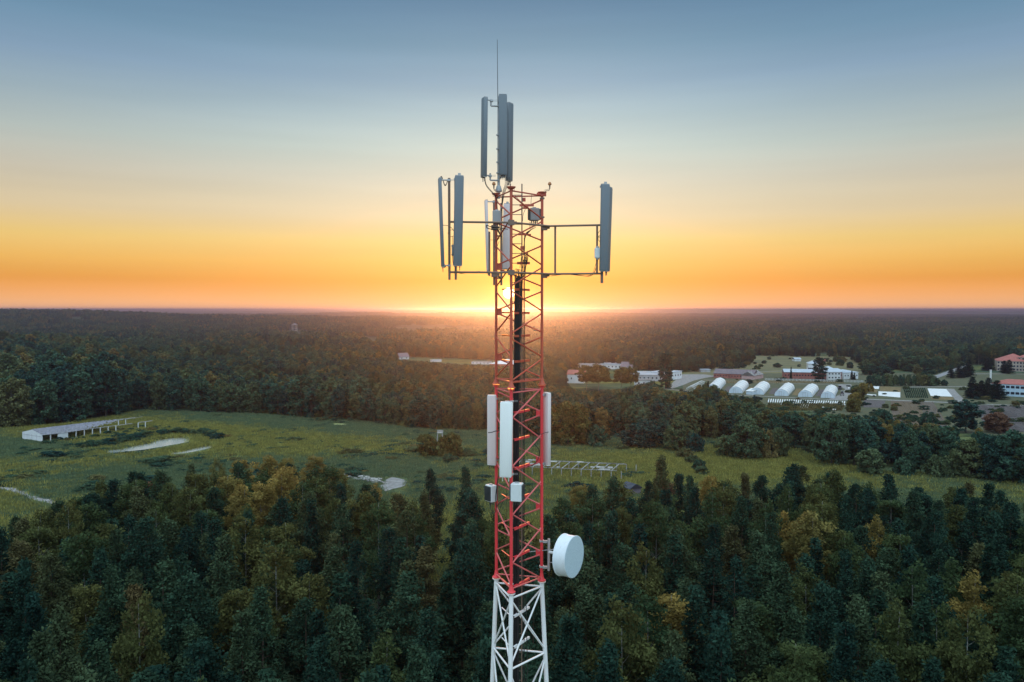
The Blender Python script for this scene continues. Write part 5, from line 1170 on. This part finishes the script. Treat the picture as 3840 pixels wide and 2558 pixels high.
for k in range(5200):
    px, py = rng.uniform(-60, 2700), rng.uniform(1560, 1860)
    if py < interp(EDGE, px)+8 or inpoly(px, py, POND1) or inpoly(px, py, POND2): continue
    if px > 2000 and rng.rand() < .7: continue
    if np.sin(px/90+py/31)+np.sin(px/210-py/17)+rng.normal()*.5 < .3: continue
    if abs(px-1480) < 80 and abs(py-1815) < 40: continue
    if any(inpoly(px, py-o_, pp_) for o_ in (0, 5, 10, 15) for pp_ in (POND1, POND2, POND3)): continue
    x, y = G(px, py); s = rng.uniform(.10, .26)*(1.8 if rng.rand() < .07 else 1); SC.append((x, y, -.15, rng.uniform(0, 6.28), s*2.2, s*.75, rng.randint(3)))
for k in range(170):
    px, py = rng.uniform(2690, 3480), rng.uniform(1328, 1392)
    if 2925 < px < 3240 and py > 1385: continue
    if math.sin(px/47+py/13)+rng.normal()*.7 < .1: continue
    x, y = G(px, py); s = rng.uniform(.3, .95); SC.append((x, y, -.1, rng.uniform(0, 6.28), s, s*.9, rng.randint(3)))
for k in range(1500):
    px, py = rng.uniform(2440, 3860), rng.uniform(1395, 1600)
    if py > interp(WIN, px)+30 or (py < 1445 and px > 3200): continue
    if 2560 < px < 3180 and 1440 < py < 1497: continue
    if 2510 < px < 2690 and py < 1460: continue
    if 3240 < px < 3600 and py < 1512 and rng.rand() < .85: continue
    if math.sin(px/33+py/9)+rng.normal()*.6 < .2: continue
    x, y = G(px, py); s = rng.uniform(.12, .32); SC.append((x, y, -.1, rng.uniform(0, 6.28), s*1.8, s, rng.randint(3)))
scatter('undergrowth', SC, [join_tree(p) for p in BUSHES], 'low dark scrub and reeds scattered over the meadow and round the ponds', 'scrub')
def tuft(seed, mat):
    r = np.random.RandomState(seed); n_ = 90; c = np.stack([r.randn(n_)*.9, r.randn(n_)*.9, r.rand(n_)*.15], 1); hgt_ = r.uniform(.35, .95, n_); ln_ = r.randn(n_, 2)*.22
    w_ = .09; a_ = r.uniform(0, 3.14, n_); dx = np.cos(a_)*w_; dy = np.sin(a_)*w_
    V = np.stack([c+np.stack([-dx, -dy, 0*dx], 1), c+np.stack([dx, dy, 0*dx], 1), c+np.stack([dx*.2+ln_[:, 0], dy*.2+ln_[:, 1], hgt_], 1), c+np.stack([-dx*.2+ln_[:, 0], -dy*.2+ln_[:, 1], hgt_], 1)], 1).reshape(-1, 3)
    return mesh('tuft', V, np.arange(n_*4).reshape(-1, 4), mat)
M_g1 = mat_leaf('grass_green', [(0, (.10, .15, .09)), (1, (.145, .18, .085))], .2); M_g2 = mat_leaf('grass_olive', [(0, (.20, .21, .07)), (1, (.30, .26, .07))], .25)
GR = []; k = 0
while len(GR) < 42000 and k < 400000:
    k += 1; px = rng.uniform(-80, 3920); d = 0
    y_ = rng.uniform(110, 440); x_ = (px-1920)/F*y_; qx, qy = proj(x_, y_, 0)
    if qy < interp(EDGE, qx)+2: continue
    if interp(TOPLINE, qx)+330 < qy and not 1560 < qx < 2250: continue
    if inpoly(qx, qy, POND1) or inpoly(qx, qy, POND2) or inpoly(qx, qy, POND3): continue
    if any(inpoly(qx, qy-o_, pp_) for o_ in (4, 9, 14) for pp_ in (POND1, POND2)): continue
    if abs(qx-1480) < 62 and abs(qy-1820) < 34: continue
    if qx < 270 and -10 < qy-(1820+qx*.33) < 26: continue
    f = math.sin(x_/37+1.3*math.sin(y_/29))+math.sin(y_/21+x_/60)+rng.normal()*.7
    s = rng.uniform(.6, 1.25)*(1.25 if f > 1 else .9); GR.append((x_, y_, 0, rng.uniform(0, 6.28), s*1.3, s, (2+rng.randint(2)) if f > .4 else rng.randint(2)))
scatter('meadow_grass', GR, [tuft(1, M_g1), tuft(2, M_g1), tuft(3, M_g2), tuft(4, M_g2)], 'rough tussocky grass of the meadow', 'grass')
# ------------------------------------------------------------------ haze
HZ = 21500
zmax = max(float(V_g[:, 2].max())+1, 64.5)
mb = MB(); mb.box((0, 0, (zmax-3)/2), (2*HZ, 2*HZ, zmax+3)); print('haze top', zmax)
m = bpy.data.materials.new('haze'); m.use_nodes = True; m.node_tree.nodes.clear()
pv = m.node_tree.nodes.new('ShaderNodeVolumePrincipled'); pv.inputs['Color'].default_value = (.36, .46, 1.0, 1); pv.inputs['Density'].default_value = 1.5e-4
pv.inputs['Anisotropy'].default_value = .88
mo = m.node_tree.nodes.new('ShaderNodeOutputMaterial'); m.node_tree.links.new(pv.outputs[0], mo.inputs['Volume'])
hz = mb.build('haze', m); tag(hz, kind='stuff')
